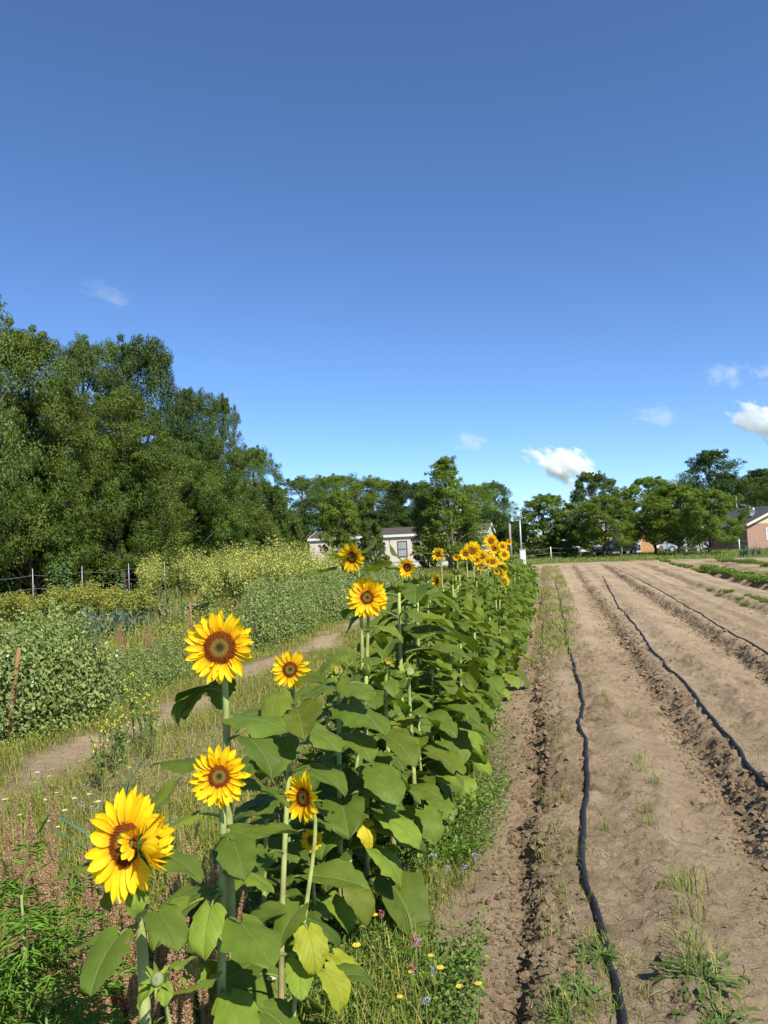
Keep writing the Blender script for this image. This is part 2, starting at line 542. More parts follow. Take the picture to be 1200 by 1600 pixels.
# ================================================================== GROUND
def ground():
    xs = [-1.3]
    while xs[-1] < 3.6: xs.append(xs[-1] + 0.0125)
    d = 0.0135
    while xs[-1] < 1500: xs.append(xs[-1] + d); d *= 1.032
    left = [-1.3]; d = 0.015
    while left[-1] > -1500: left.append(left[-1] - d); d *= 1.05
    xs = np.array(left[::-1][:-1] + xs)
    ys = [1.7]
    while ys[-1] < 62: ys.append(ys[-1] + max(0.0105, ys[-1] * 0.0042))
    d = 0.5
    while ys[-1] < 3000: ys.append(ys[-1] + d); d *= 1.12
    back = [1.7]; d = 0.05
    while back[-1] > -60: back.append(back[-1] - d); d *= 1.25
    ys = np.array(back[::-1][:-1] + ys)
    X, Y = np.meshgrid(xs, ys)
    h, edge, right = terrain(X, Y)
    s = X / fan(Y)
    fadeout = 1 - smooth(60, 90, np.hypot(X, Y))
    h = h * fadeout
    # masks
    nn = fbm(X * 1.1, Y * 0.5, 71, 4)
    lane = np.exp(-((X + 4.1 + (fbm(Y * 0.4, Y * 0 + 2, 5, 3) - 0.47) * 0.9) / 0.38) ** 4)
    weedy = (1 - smooth(-0.80, -0.42, s + (nn - 0.47) * 0.6))
    bare = np.clip(lane * 1.1, 0, 1) * np.clip((fbm(X * 1.6, Y * 1.0, 73, 3) - .36) * 6, 0, 1)
    near_bare = np.exp(-((X + 3.0) / 0.9) ** 2) * np.exp(-((Y - 6.0) / 2.0) ** 2) * nn * 1.2
    red = np.clip(weedy * (1 - np.clip(bare, 0, 1)) * (1 - np.clip(near_bare, 0, .7)), 0, 1)
    # grassy strip on the first bed far away and the weedy rows at upper right
    strip = smooth(8, 20, Y) * np.exp(-((s - 0.08) / 0.22) ** 2) * (1 - smooth(44, 52, Y)) * (0.3 + 0.6 * nn)
    red = np.maximum(red, strip * 0.7)
    rows = smooth(4.6, 5.2, s) * np.clip((nn - 0.40) * 4, 0, 0.85)
    red = np.maximum(red, rows * 0.8)
    lawn = smooth(FIELD_END - 1.5, FIELD_END + 1.0, Y + (nn - 0.47) * 5 + np.clip(s - 3.0, 0, 20) * 0.65)
    lawn = np.maximum(lawn, 1 - smooth(-24, -18, X))
    lawn = np.maximum(lawn, smooth(17, 19, s))
    lawn = np.maximum(lawn, smooth(60, 64, Y))
    patch = np.clip(fbm(X * 0.8, Y * 0.5, 81, 3) - 0.5, 0, 1) * 2.0
    green = np.clip(edge * 0.45 + right * (np.clip(fbm(X * 1.9, Y * .8, 19, 4) - 0.44, 0, 1) * 1.6 + patch * 0.18 + .30 * np.clip(fbm(X * 3.1, Y * 2.3, 87, 4) - .5, 0, 1) * 3), 0, 1)
    # damp marks under the drip holes of the hose
    k = np.round(Y / 0.42)
    hx = hose_x(Y, 0)
    jy = Y - k * 0.42 + (_hash(k, k * 0, 3) - 0.5) * 0.1
    damp = np.exp(-(((X - hx - 0.03) / 0.085) ** 2 + (jy / 0.06) ** 2)) * (Y < 20) * (0.5 + 0.5 * vnoise(X * 30, Y * 30, 91))
    green = np.clip(green + damp * 0.95, 0, 1)
    mb = MB()
    ny, nx = X.shape
    i = (np.arange(ny - 1)[:, None] * nx + np.arange(nx - 1)[None]).ravel()
    F = np.stack([i, i + 1, i + nx + 1, i + nx], 1)
    C = np.stack([red, green, lawn], -1).reshape(-1, 3)
    mb.add(np.stack([X, Y, h], -1).reshape(-1, 3), F, C)
    o = mb.build('ground', SOIL)
    tag(o, kind='structure')

# hoses: pixels along each line in the photo, turned into ground points
HPX = [
    [(985, 1640), (970, 1590), (955, 1500), (938, 1430), (912, 1340), (908, 1290), (917, 1215), (915, 1160), (905, 1130), (912, 1080), (900, 1040), (888, 1005), (882, 970), (874, 930), (868, 908)],
    [(1235, 1250), (1198, 1226), (1168, 1190), (1140, 1155), (1108, 1115), (1070, 1068), (1040, 1040), (1018, 1015), (1000, 985), (965, 945), (950, 915), (942, 900)],
    [(1230, 1040), (1198, 1018), (1160, 997), (1110, 968), (1065, 941), (1020, 915), (985, 898), (960, 887)],
]
HP = [[on_ground(u, v, 0.12) for u, v in line] for line in HPX]

def hose_x(Y, k):
    P = sorted((p.y, p.x) for p in HP[k])
    return np.interp(Y, [p[0] for p in P], [p[1] for p in P])

ground()

HOSE_LABEL = ['black drip hose lying along the nearest bed, closest to the sunflowers', 'black drip hose on the second bed, running off the right edge of the picture', 'thin black drip hose on the third bed, farthest from the sunflowers']
for k in range(3):
    y0 = min(p.y for p in HP[k]); y1 = max(p.y for p in HP[k])
    ys = [y0]
    while ys[-1] < y1: ys.append(ys[-1] + max(0.03, ys[-1] * 0.012))
    ys = np.array(ys)
    xs = hose_x(ys, k)
    ker = np.array([1, 2, 3, 2, 1.]); ker /= ker.sum()
    xs = np.convolve(np.pad(xs, 2, mode='edge'), ker, 'valid')
    xs = xs + (fbm(ys * 1.6, ys * 0 + k, 101, 3) - 0.47) * 0.07 + (fbm(ys * 5, ys * 0 + k, 107, 2) - .37) * .018
    zz = np.array([terrain(np.array([x - .02, x, x + .02]), np.array([y] * 3))[0].max() for x, y in zip(xs, ys)])
    zz = np.convolve(np.pad(zz, 2, mode='edge'), ker, 'valid')
    rad = (0.0140, 0.0135, 0.0120)[k]
    rr = rad * (1 + 0.25 * (fbm(ys * 3.5, ys * 0, 7 + k, 2) - 0.4))
    P = np.stack([xs, ys, zz + rad * 0.75], 1)
    mb = MB(); mb.tube(P, rr, 10)
    h = mb.build('drip_hose', HOSE)
    tag(h, HOSE_LABEL[k], 'hose', 'drip hoses on the soil beds')

# ================================================================== SUNFLOWERS
G1 = np.array([0.088, 0.138, 0.018]); G2 = np.array([0.130, 0.182, 0.022]); GY = np.array([0.33, 0.36, 0.03]); GYY = np.array([0.62, 0.50, 0.03])

def leaf_geo(L, W, petiole, bend, droop, seed, col, fold=0.25, cup=0.0, twist=0.0, rise=0.5):
    """One leaf with its petiole. Starts at the origin and reaches out along +Y. Returns list of (V,F,C,UV)."""
    r = np.random.default_rng(seed)
    nu, nv = 8, 15
    # petiole curve in the y-z plane
    npt = 6
    a0, a1 = rise, -droop * 0.35
    ang = np.linspace(a0, a1, npt)
    st = petiole / (npt - 1)
    y = np.concatenate([[0], np.cumsum(np.cos(ang[:-1]) * st)]); z = np.concatenate([[0], np.cumsum(np.sin(ang[:-1]) * st)])
    pet = np.stack([np.zeros(npt), y, z], 1)
    out = []
    rad = np.linspace(0.0055, 0.0032, npt) * (0.6 + L * 2.6)
    th = np.linspace(0, 2 * np.pi, 6, endpoint=False)
    ring = pet[:, None] + rad[:, None, None] * np.stack([np.cos(th), np.zeros(6), np.sin(th)], 1)[None]
    i = np.arange(npt - 1)[:, None] * 6; j = np.arange(6)[None]
    F = np.stack([i + j, i + (j + 1) % 6, i + 6 + (j + 1) % 6, i + 6 + j], -1).reshape(-1, 4)
    out.append((ring.reshape(-1, 3), F, np.tile(col * 1.0 + np.array([.05, .06, .02]), (npt * 6, 1)), np.tile([0.75, 0.02], (npt * 6, 1))))
    # midrib
    t = np.linspace(0, 1, nv)
    angb = a1 - (droop * t + bend * t ** 2)
    dl = L / (nv - 1)
    my = np.concatenate([[0], np.cumsum(np.cos(angb[:-1]) * dl)]) + y[-1]
    mz = np.concatenate([[0], np.cumsum(np.sin(angb[:-1]) * dl)]) + z[-1]
    hw = (t + 0.012) ** 0.42 * (1 - t) ** 0.72; hw = hw / hw.max() * W / 2
    wave = 0.045 * np.sin(t * 17 + r.uniform(0, 6)) * (t < .97)
    s = np.linspace(-1, 1, 2 * nu - 1)
    ph = r.uniform(0, 6, 2)
    T, S = np.meshgrid(t, s, indexing='ij')
    ser = 1 + (0.06 * np.sin(T * 57 + ph[0]) + 0.05 * np.sin(T * 23 + ph[1])) * (np.abs(S) > 0.9) + 0.05 * np.sin(T * 8 + ph[1]) * np.sign(S)
    x = S * hw[:, None] * ser
    back = -0.17 * L * np.abs(S) ** 1.6 * (1 - T) ** 5          # basal lobes reach back past the petiole
    nrm = np.stack([np.zeros(nv), -np.sin(angb), np.cos(angb)], 1)
    tng = np.stack([np.zeros(nv), np.cos(angb), np.sin(angb)], 1)
    lift = fold * np.abs(x) - cup * (x ** 2) / W * 2 + np.sin(T * 9 + ph[0] + S * 2) * 0.034 * L * np.abs(S) + np.sin(T * 16 + ph[1]) * 0.016 * L * S ** 2
    lift = lift + 0.011 * L * np.cos((T * 5.0 - np.abs(S) * 0.5 * 5.2) * 2 * np.pi) * (1 - np.abs(S)) * np.minimum(1, np.abs(S) * 4)
    V = np.zeros((nv, 2 * nu - 1, 3))
    tw = twist * T
    V[..., 0] = x * np.cos(tw)
    V[..., 1] = my[:, None] + back * tng[:, None, 1] + lift * nrm[:, None, 1]
    V[..., 2] = mz[:, None] + back * tng[:, None, 2] + lift * nrm[:, None, 2] + x * np.sin(tw)
    m = 2 * nu - 1
    i = (np.arange(nv - 1)[:, None] * m + np.arange(m - 1)[None]).ravel()
    F = np.stack([i, i + 1, i + m + 1, i + m], 1)
    uvx = 0.5 + S * hw[:, None] / W
    UV = np.stack([uvx, T], -1).reshape(-1, 2)
    C = np.tile(col, (nv * m, 1))
    out.append((V.reshape(-1, 3), F, C, UV))
    return out

def leaf_color(kind, r):
    if kind == 'y': return GY * r.uniform(0.85, 1.15)
    if kind == 'yy': return GYY * r.uniform(0.85, 1.1)
    if kind == 'l': return np.array([0.19, 0.27, 0.03]) * r.uniform(0.9, 1.1)
    t = r.uniform()
    c = (G1 * (1 - t) + G2 * t) * r.uniform(0.8, 1.25)
    return c * np.array([1.25, 1.1, .9]) if r.uniform() < .2 else c

def petal_template():
    return 3, 6

def petals_geo(mb, Rd, Rp, n, tilt, curl, seed, wid=0.30, ell=(1, 1), color_mix=0.0, spread=0.1, arc=(0, 2 * math.pi), offz=0.0, jitter=1.0):
    """ring of n ray petals; disc radius Rd, petal tip radius Rp. Local frame: facing +Z"""
    r = np.random.default_rng(seed)
    nl, nw = 7, 5
    t = np.linspace(0, 1, nl); s = np.linspace(-1, 1, nw)
    for k in range(n):
        a = arc[0] + (arc[1] - arc[0]) * (k + r.uniform(-.35, .35) * jitter) / n
        L = (Rp - Rd * 0.88) * r.uniform(1 - spread * 1.3, 1 + spread * .8)
        W = wid * (Rp - Rd * .9) * r.uniform(0.8, 1.2)
        ti = tilt + r.normal(0, 0.13) * jitter
        cu = curl + r.normal(0, 0.22) * jitter
        tw = r.normal(0, 0.25)
        ang = ti + cu * t
        dl = L / (nl - 1)
        pr = np.concatenate([[0], np.cumsum(np.cos(ang[:-1]) * dl)]); pz = np.concatenate([[0], np.cumsum(np.sin(ang[:-1]) * dl)])
        hw = (t + .06) ** 0.55 * (1 - t) ** 0.62; hw = hw / hw.max() * W / 2; hw[-1] = 0.0004
        side = r.normal(0, 0.10) * t ** 2 * L
        V = np.zeros((nl, nw, 3))
        x = s[None] * hw[:, None]
        V[..., 0] = Rd * 0.88 + pr[:, None]
        V[..., 1] = x + side[:, None]
        V[..., 2] = pz[:, None] + offz + 0.35 * np.abs(x) * (1 - t[:, None] * .4) + x * np.sin(tw * t)[:, None] + r.uniform(0, 0.004)
        V[..., 2] += 0.0012 * np.cos(s * 6)[None]
        ca, sa = math.cos(a), math.sin(a)
        X = V[..., 0] * ca - V[..., 1] * sa; Y = V[..., 0] * sa + V[..., 1] * ca
        V[..., 0] = X * ell[0]; V[..., 1] = Y * ell[1]
        i = (np.arange(nl - 1)[:, None] * nw + np.arange(nw - 1)[None]).ravel()
        F = np.stack([i, i + 1, i + nw + 1, i + nw], 1)
        stk = np.array([1.0, .91, 1.03, .92, 1.0])
        base = np.array([0.86, 0.42, 0.005]); tip = np.array([0.94, 0.66, 0.012])
        q = np.clip(t * 1.9 - color_mix + r.uniform(-.15, .15), 0, 1)
        C = base[None] * (1 - q)[:, None] + tip[None] * q[:, None]
        C = C * r.uniform(0.9, 1.05)
        mb.add(V.reshape(-1, 3), F, (C[:, None, :] * stk[None, :, None]).reshape(-1, 3))

def disc_geo(mb, Rd, seed, ell=(1, 1), florets=True, dome=0.16, dark=False):
    r = np.random.default_rng(seed)
    nr, na = 9, 28
    rr = np.linspace(0, 1, nr); th = np.linspace(0, 2 * np.pi, na, endpoint=False)
    def zf(q): return dome * Rd * (np.sqrt(np.clip(1 - (q * 0.92) ** 2, 0, 1)) - 0.55 * np.exp(-(q / 0.28) ** 2)) + 0.004
    def cf(q):
        outer = np.array([0.15, 0.042, 0.008]); inner = np.array([0.17, 0.115, 0.022]); core = np.array([0.035, 0.032, 0.012])
        a = smooth(0.5, 0.62, q)[:, None]; b = smooth(0.18, 0.34, q)[:, None]
        return (core * (1 - b) + inner * b) * (1 - a) + outer * a
    V = np.stack([rr[:, None] * np.cos(th) * Rd * ell[0], rr[:, None] * np.sin(th) * Rd * ell[1], np.repeat(zf(rr)[:, None], na, 1)], -1).reshape(-1, 3)
    i = np.arange(nr - 1)[:, None] * na; j = np.arange(na)[None]
    F = np.stack([i + j, i + na + j, i + na + (j + 1) % na, i + (j + 1) % na], -1).reshape(-1, 4)
    mb.add(V, F, np.repeat(cf(rr), na, 0))
    if florets:
        n = 420
        k = np.arange(n)
        q = np.sqrt((k + .5) / n); a = k * 2.39996
        ln = np.where(q > 0.56, 0.20, 0.085) * Rd * r.uniform(0.7, 1.3, n)
        P = np.stack([q * np.cos(a) * Rd * ell[0], q * np.sin(a) * Rd * ell[1], zf(q) - 0.001], 1)
        D = np.stack([np.cos(a) * 0.45 * q, np.sin(a) * 0.45 * q, np.ones(n)], 1); D += r.normal(0, .18, (n, 3)); D /= np.linalg.norm(D, axis=1)[:, None]
        A = np.cross(D, [0.3, 0.8, 0.1]); A /= np.linalg.norm(A, axis=1)[:, None]; B = np.cross(D, A)
        w_ = 0.034 * Rd
        vs = [P + A * w_, P - A * w_ * .5 + B * w_ * .87, P - A * w_ * .5 - B * w_ * .87, P + D * ln[:, None]]
        C = cf(q)[:, None, :] * np.array([1, 1, 1, 1.9])[None, :, None] * r.uniform(0.6, 1.5, (n, 1, 1))
        mb.many(np.stack(vs, 1), [(0, 1, 3), (1, 2, 3), (2, 0, 3)], C)

def calyx_geo(mb, Rd, Rp, seed, n=16, ell=(1, 1), forward=0.0):
    r = np.random.default_rng(seed)
    # receptacle cup behind the disc
    prof = [(0.16, -0.46), (0.5, -0.36), (0.85, -0.17), (0.98, -0.03)]
    na = 16; th = np.linspace(0, 2 * np.pi, na, endpoint=False)
    V = np.concatenate([np.stack([np.cos(th) * p * Rd * ell[0], np.sin(th) * p * Rd * ell[1], np.full(na, q * Rd)], 1) for p, q in prof])
    i = np.arange(3)[:, None] * na; j = np.arange(na)[None]
    F = np.stack([i + j, i + (j + 1) % na, i + na + (j + 1) % na, i + na + j], -1).reshape(-1, 4)
    mb.add(V, F, G2 * 0.9)
    for k in range(n):
        a = 2 * math.pi * (k + r.uniform(-.3, .3)) / n
        L = (Rp - Rd) * r.uniform(.55, .85); W = Rd * 0.42
        t = np.linspace(0, 1, 5)
        up = r.normal(forward, .25)
        pr = Rd * .85 + L * t * math.cos(up); pz = -0.12 * Rd + L * t * math.sin(up) - 0.012 * t
        hw = W / 2 * (1 - t ** 1.5); hw[-1] = .0004
        V = np.zeros((5, 3, 3))
        V[..., 0] = pr[:, None]; V[..., 1] = np.array([-1, 0, 1])[None] * hw[:, None]; V[..., 2] = pz[:, None] + np.abs(V[..., 1]) * .3
        X = V[..., 0] * math.cos(a) - V[..., 1] * math.sin(a); Y = V[..., 0] * math.sin(a) + V[..., 1] * math.cos(a)
        V[..., 0] = X * ell[0]; V[..., 1] = Y * ell[1]
        i = (np.arange(4)[:, None] * 3 + np.arange(2)[None]).ravel()
        mb.add(V.reshape(-1, 3), np.stack([i, i + 1, i + 4, i + 3], 1), G1 * r.uniform(.9, 1.4))

def frame(face, up=Vector((0, 0, 1))):
    z = Vector(face).normalized()
    x = up.cross(z)
    if x.length < 1e-3: x = Vector((1, 0, 0))
    x.normalize(); y = z.cross(x)
    return Matrix((x, y, z)).transposed()

def facing(a, b, c):
    return (CR * a + CU * b + CB * c).normalized()

def add_head(root, pos, face, Rp, rd=0.40, seed=1, layers=((20, 0.05, 0.0, 1.0, 0.0), (17, 0.3, -0.15, 0.92, 0.12)), wid=0.35, ell=(1, 1), name='flower_head', florets=True, roll=0.0, calf=0.0, mix=None):
    Rd = Rp * rd
    mb = MB(); calyx_geo(mb, Rd, Rp, seed, ell=ell, forward=calf)
    h = mb.build(name, STEM, root)
    M = frame(face) @ Matrix.Rotation(roll, 3, 'Z')
    h.matrix_local = Matrix.Translation(pos) @ M.to_4x4()
    mb = MB()
    for k, (n, ti, cu, ln, cm) in enumerate(layers):
        petals_geo(mb, Rd, Rp * ln, n, ti, cu, seed * 13 + k, wid, ell, cm if mix is None else mix, offz=0.002 * k)
    mb.build('petals', PETAL, h)
    mb = MB(); disc_geo(mb, Rd, seed, ell, florets)
    mb.build('disc', DISC, h)
    return h

def add_bud(root, pos, face, rad, seed, yellow=0.0, name='flower_bud', open_=0.9, nbr=22):
    r = np.random.default_rng(seed)
    mb = MB(); 
    na = 14; th = np.linspace(0, 2 * np.pi, na, endpoint=False)
    prof = [(0.3, -0.6), (0.8, -0.35), (1.0, 0), (0.9, 0.3), (0.5, 0.5), (0.05, 0.52)]
    V = np.concatenate([np.stack([np.cos(th) * p * rad, np.sin(th) * p * rad, np.full(na, q * rad)], 1) for p, q in prof])
    i = np.arange(5)[:, None] * na; j = np.arange(na)[None]
    F = np.stack([i + j, i + (j + 1) % na, i + na + (j + 1) % na, i + na + j], -1).reshape(-1, 4)
    C = np.repeat(np.array([G2, G2, G2 * 1.2, np.array([.2, .25, .1]), np.array([.24, .27, .13]), np.array([.2, .2, .08])]), na, 0)
    mb.add(V, F, C)
    for k in range(nbr):
        a = k * 2.39996; up = open_ + r.normal(0, .25) - (k % 2) * .5
        L = rad * r.uniform(1.2, 2.1); W = rad * .7
        t = np.linspace(0, 1, 5)
        ang = up + 0.5 * t
        dl = L / 4
        pr = rad * .9 + np.concatenate([[0], np.cumsum(np.cos(ang[:-1]) * dl)]); pz = -.2 * rad + np.concatenate([[0], np.cumsum(np.sin(ang[:-1]) * dl)])
        hw = W / 2 * (1 - t ** 1.6); hw[-1] = .0003
        V = np.zeros((5, 3, 3)); V[..., 0] = pr[:, None]; V[..., 1] = np.array([-1, 0, 1])[None] * hw[:, None]; V[..., 2] = pz[:, None] + np.abs(V[..., 1]) * .3
        X = V[..., 0] * math.cos(a) - V[..., 1] * math.sin(a); Y = V[..., 0] * math.sin(a) + V[..., 1] * math.cos(a)
        V[..., 0] = X; V[..., 1] = Y
        i = (np.arange(4)[:, None] * 3 + np.arange(2)[None]).ravel()
        mb.add(V.reshape(-1, 3), np.stack([i, i + 1, i + 4, i + 3], 1), G2 * r.uniform(.9, 1.5))
    b = mb.build(name, STEM, root)
    b.matrix_local = Matrix.Translation(pos) @ frame(face).to_4x4()
    if yellow:
        mb = MB(); petals_geo(mb, rad * .5, rad * (1 + yellow), 16, 1.1, 0.5, seed + 5, .4, mix=None) if False else petals_geo(mb, rad * .45, rad * (1 + yellow), 16, 1.0, 0.6, seed + 5, .4)
        mb.build('petals', PETAL, b)
    return b

def stem_path(base, top, face, lean=0.01, seed=0, k=12):
    r = np.random.default_rng(seed)
    base = np.array(base); top = np.array(top); f = np.array(face)
    t = np.linspace(0, 1, k)
    end = top
    c1 = base + np.array([0, 0, 0.55]) * (top[2] - base[2]) + r.normal(0, lean, 3) * np.array([1, 1, 0])
    c2 = end - f * 0.10 - np.array([0, 0, 0.09])
    P = ((1 - t) ** 3)[:, None] * base + (3 * (1 - t) ** 2 * t)[:, None] * c1 + (3 * (1 - t) * t ** 2)[:, None] * c2 + (t ** 3)[:, None] * end
    return P

def stem_obj(root, P, r0, r1, seed=0):
    mb = MB()
    n = len(P)
    rr = np.linspace(r0, r1, n)
    base = np.array([0.33, 0.35, 0.13]); topc = np.array([0.29, 0.36, 0.11]); old = np.array([0.24, 0.17, 0.085])
    t = np.linspace(0, 1, n)[:, None]
    C = base * (1 - t) + topc * t
    o_ = .75 * (1 - smooth(.05, .42, t)); C = C * (1 - o_) + old * o_
    mb.tube(P, rr, 9, C)
    return mb.build('stem', STEM, root)

def put_leaf(root, geo, origin, az, name='leaf'):
    mb = MB()
    for V, F, C, UV in geo: mb.add(V, F, C, UV)
    o = mb.build(name, LEAF, root)
    o.location = origin
    o.rotation_euler = (0, 0, az)
    return o

SUN_GROUP = 'sunflowers planted in one long row'

def sunflower(label, head, base_off=(0, 0), base=None, face=(0, 0.1, 1), Rp=0.09, leaves=(), nrand=8, seed=1, r0=0.013, kind='bloom', lsize=(0.13, 0.19), zr=(0.12, 0.82), headkw=None, budkw=None, cols=None):
    """head: world position. base: ground point; leaves: pixel specs (u, v, toward, length_px, droop, kind)"""
    r = np.random.default_rng(seed)
    head = Vector(head)
    bx, by = (head.x + base_off[0], head.y + base_off[1]) if base is None else base
    B = Vector((bx, by, gz(bx, by) - 0.02))
    root = thing('sunflower', B, label, 'sunflower', group=SUN_GROUP)
    f = facing(*face)
    back = head - f * Rp * 0.18 - B
    P = stem_path((0, 0, 0), back, f, seed=seed)
    stem_obj(root, P, r0, r0 * 0.62)
    if kind == 'bloom':
        add_head(root, head - B, f, Rp, seed=seed, **(headkw or {}))
    elif kind == 'bud':
        add_bud(root, head - B, f, Rp, seed, **(budkw or {}))
    H = head.z - B.z
    def stem_at(z):
        zz = P[:, 2]
        return Vector((np.interp(z, zz, P[:, 0]), np.interp(z, zz, P[:, 1]), z))
    sd_ = 0
    for u, v, tw, px, droop, kd in leaves:
        sd_ += 1
        d0 = depth_of(B + stem_at(min(max(0.05, H * .5), H)))
        c = at_depth(u, v, d0 - tw)
        L = px * (d0 - tw) / 1200.0
        lc = c - B
        s0 = stem_at(min(max(lc.z, 0.03), H * .93))
        dv = Vector((lc.x - s0.x, lc.y - s0.y, 0))
        dist = max(dv.length, 0.02)
        az = math.atan2(-dv.x, dv.y)
        dr = R(droop)
        pet = max(0.025, dist - L * 0.42 * max(math.cos(dr), .25))
        rise = 0.55 if droop > -20 else 1.0
        g = leaf_geo(L, L * r.uniform(.68, .82), pet, 0.35 * r.uniform(.4, 1.3), dr, seed * 31 + sd_, leaf_color(kd, r), fold=r.uniform(.12, .4), cup=r.uniform(0, .5), twist=r.uniform(-.35, .35), rise=rise)
        allv = g[1][0]; cz = allv[:, 2].mean()
        o = put_leaf(root, g, (s0.x, s0.y, 0), az)
        o.location.z = lc.z - cz
    for k in range(nrand):
        z = H * (zr[0] + (zr[1] - zr[0]) * (k + r.uniform(0.1, .9)) / nrand)
        s0 = stem_at(z)
        az = k * 2.4 + seed * 1.7 + r.uniform(-.4, .4)
        q = z / H
        L = r.uniform(*lsize) * (1.0 if q < .75 else 0.75)
        droop = r.uniform(.15, .6) + (0.45 if q < .4 else 0)
        kd = 'g'
        if q < .28 and r.uniform() < .35: kd = r.choice(['l', 'y'])
        g = leaf_geo(L, L * r.uniform(.66, .84), L * r.uniform(.4, .75), r.uniform(.2, .8), droop, seed * 77 + k, leaf_color(kd, r), fold=r.uniform(.1, .4), cup=r.uniform(0, .4), twist=r.uniform(-.4, .4), rise=r.uniform(.35, .8))
        put_leaf(root, g, s0, az)
    return root

LY_FULL = ((20, -0.02, 0.05, 1.0, 0.0), (17, 0.2, -0.1, 0.95, 0.0), (12, 0.45, 0.1, 0.72, 0.35))
LY_DBL = ((24, -0.1, 0.0, 1.0, 0.0), (22, 0.12, -0.1, 0.98, 0.0), (20, 0.32, 0.0, 0.85, 0.1))
LY_CUP = ((18, 0.35, 0.25, 1.0, 0.25), (16, 0.6, 0.25, 0.9, 0.45))

# A: the fasciated bloom at front left
pA = on_x(197, 1318, -0.80)
A = sunflower('front sunflower with a doubled, misshapen bloom and a small side flower grown through its disc', pA,
              base=(on_x(222, 1640, -0.79).x, on_x(222, 1640, -0.79).y), face=(-0.02, 0.28, 1), Rp=0.082, seed=3, nrand=2, zr=(.05, .25), lsize=(.1, .13), r0=0.0145,
              leaves=[(122, 1358, .0, 70, 12, 'g'), (285, 1352, .03, 85, 20, 'g'), (250, 1245, -.07, 75, -55, 'g'), (186, 1395, -.05, 62, 75, 'g'), (165, 1500, .06, 95, 38, 'g'),
                      (148, 1470, .0, 55, 10, 'g'), (213, 1408, .01, 45, 80, 'l'), (262, 1450, .05, 80, 30, 'g')],
              headkw=dict(ell=(0.86, 1.16), rd=0.42, layers=((25, -0.02, 0.0, 1.06, 0.0), (21, 0.15, -0.05, 1.03, 0.0)), wid=0.36))
fa = facing(-0.02, 0.28, 1)
rel = (pA - A.location)
side = facing(0.95, 0.22, 0.02)
sp_ = rel + CR * 0.044 + CU * 0.010 + CB * 0.036
add_head(A, sp_, side, 0.070, rd=0.33, seed=9, layers=((18, 0.95, 0.05, 1.0, 0.1), (14, 1.15, 0.05, 0.92, 0.3)), name='side_flower', calf=1.0)
mb = MB(); petals_geo(mb, 0.014, 0.036, 7, 0.8, -0.3, 22, .55, color_mix=.6, arc=(R(75), R(290)))
ex = mb.build('extra_petals', PETAL, A); ex.matrix_local = Matrix.Translation(sp_ - CR * .020 - CB * .018) @ frame(fa).to_4x4()

# B, C
pB = on_x(344, 1012, -0.95)
sunflower('tallest of the near sunflowers, a big single bloom above open grass', pB, base=(pB.x + .02, pB.y - .02), face=(0.02, 0.16, 1), Rp=0.108, seed=5, nrand=3, zr=(.05, .4), r0=0.0145,
          leaves=[(306, 1092, -.13, 80, 50, 'g'), (348, 1084, -.12, 66, 55, 'g'), (280, 1192, -.12, 105, 5, 'g'), (395, 1130, -.05, 95, 10, 'g'), (405, 1175, .06, 80, 40, 'g'), (300, 1100, -.1, 80, 55, 'g'), (385, 1240, -.04, 90, 20, 'g')],
          headkw=dict(layers=((24, 0.0, 0.05, 1.0, 0.0), (18, 0.2, -0.1, 0.93, 0.05), (9, 0.5, 0.3, 0.62, 0.5)), rd=0.44))
pC = on_x(343, 1213, -0.90)
sunflower('mid height sunflower directly below the tallest near bloom, its neat round head facing forward', pC, base=(on_x(331, 1500, -.9).x, on_x(331, 1500, -.9).y), face=(0.06, 0.2, 1), Rp=0.084, seed=6, nrand=3, zr=(.05, .3), r0=0.014,
          leaves=[(372, 1338, .08, 85, 25, 'g'), (400, 1298, -.05, 120, -8, 'g'), (325, 1452, .10, 80, 62, 'l'), (268, 1442, .09, 85, 32, 'g'), (398, 1472, .12, 115, 12, 'g'), (290, 1535, .08, 100, -15, 'l'), (372, 1590, .1, 90, 30, 'l'), (280, 1285, -.04, 60, 15, 'g'), (300, 1400, -.05, 90, 10, 'g'), (365, 1375, -.06, 80, 35, 'g')],
          headkw=dict(layers=LY_FULL, rd=0.37))
# D side view
pD = on_x(476, 1246, -0.74)
sunflower('short sunflower with a small bloom turned to the left, below the others', pD, base=(on_x(446, 1480, -.78).x, on_x(446, 1480, -.78).y), face=(-0.72, 0.15, 0.75), Rp=0.076, seed=8, nrand=4, zr=(.1, .6), r0=0.0085,
          leaves=[(485, 1482, .05, 72, 70, 'y'), (518, 1545, .08, 68, 72, 'y'), (468, 1525, .06, 65, 35, 'l'), (400, 1440, -.02, 90, 20, 'g'), (462, 1438, .0, 70, 40, 'g')],
          headkw=dict(rd=0.36, layers=((19, 0.2, 0.1, 1.0, 0.1), (15, .4, .1, .9, .3))))
# E
pE = on_x(454, 1046, -0.93)
sunflower('slim sunflower with a small round bloom just right of the tallest near one', pE, base=(on_x(432, 1420, -.93).x, on_x(432, 1420, -.93).y), face=(-0.12, 0.15, 1), Rp=0.075, seed=11, nrand=9, zr=(.12, .85), r0=0.011, lsize=(.13, .18),
          leaves=[(469, 1122, .06, 100, 15, 'g'), (432, 1177, .06, 85, 35, 'g'), (500, 1152, -.05, 85, 20, 'g'), (392, 1122, .03, 80, 15, 'g'), (410, 1262, -.03, 85, 20, 'g'), (458, 1406, .0, 62, 35, 'g'), (430, 1105, .06, 70, 40, 'g'), (488, 1060, -.06, 60, 0, 'g'), (395, 1195, .05, 80, 30, 'g')],
          headkw=dict(rd=0.38, layers=((17, 0.02, 0, 1.0, 0.0), (15, .25, 0, .92, .1))))
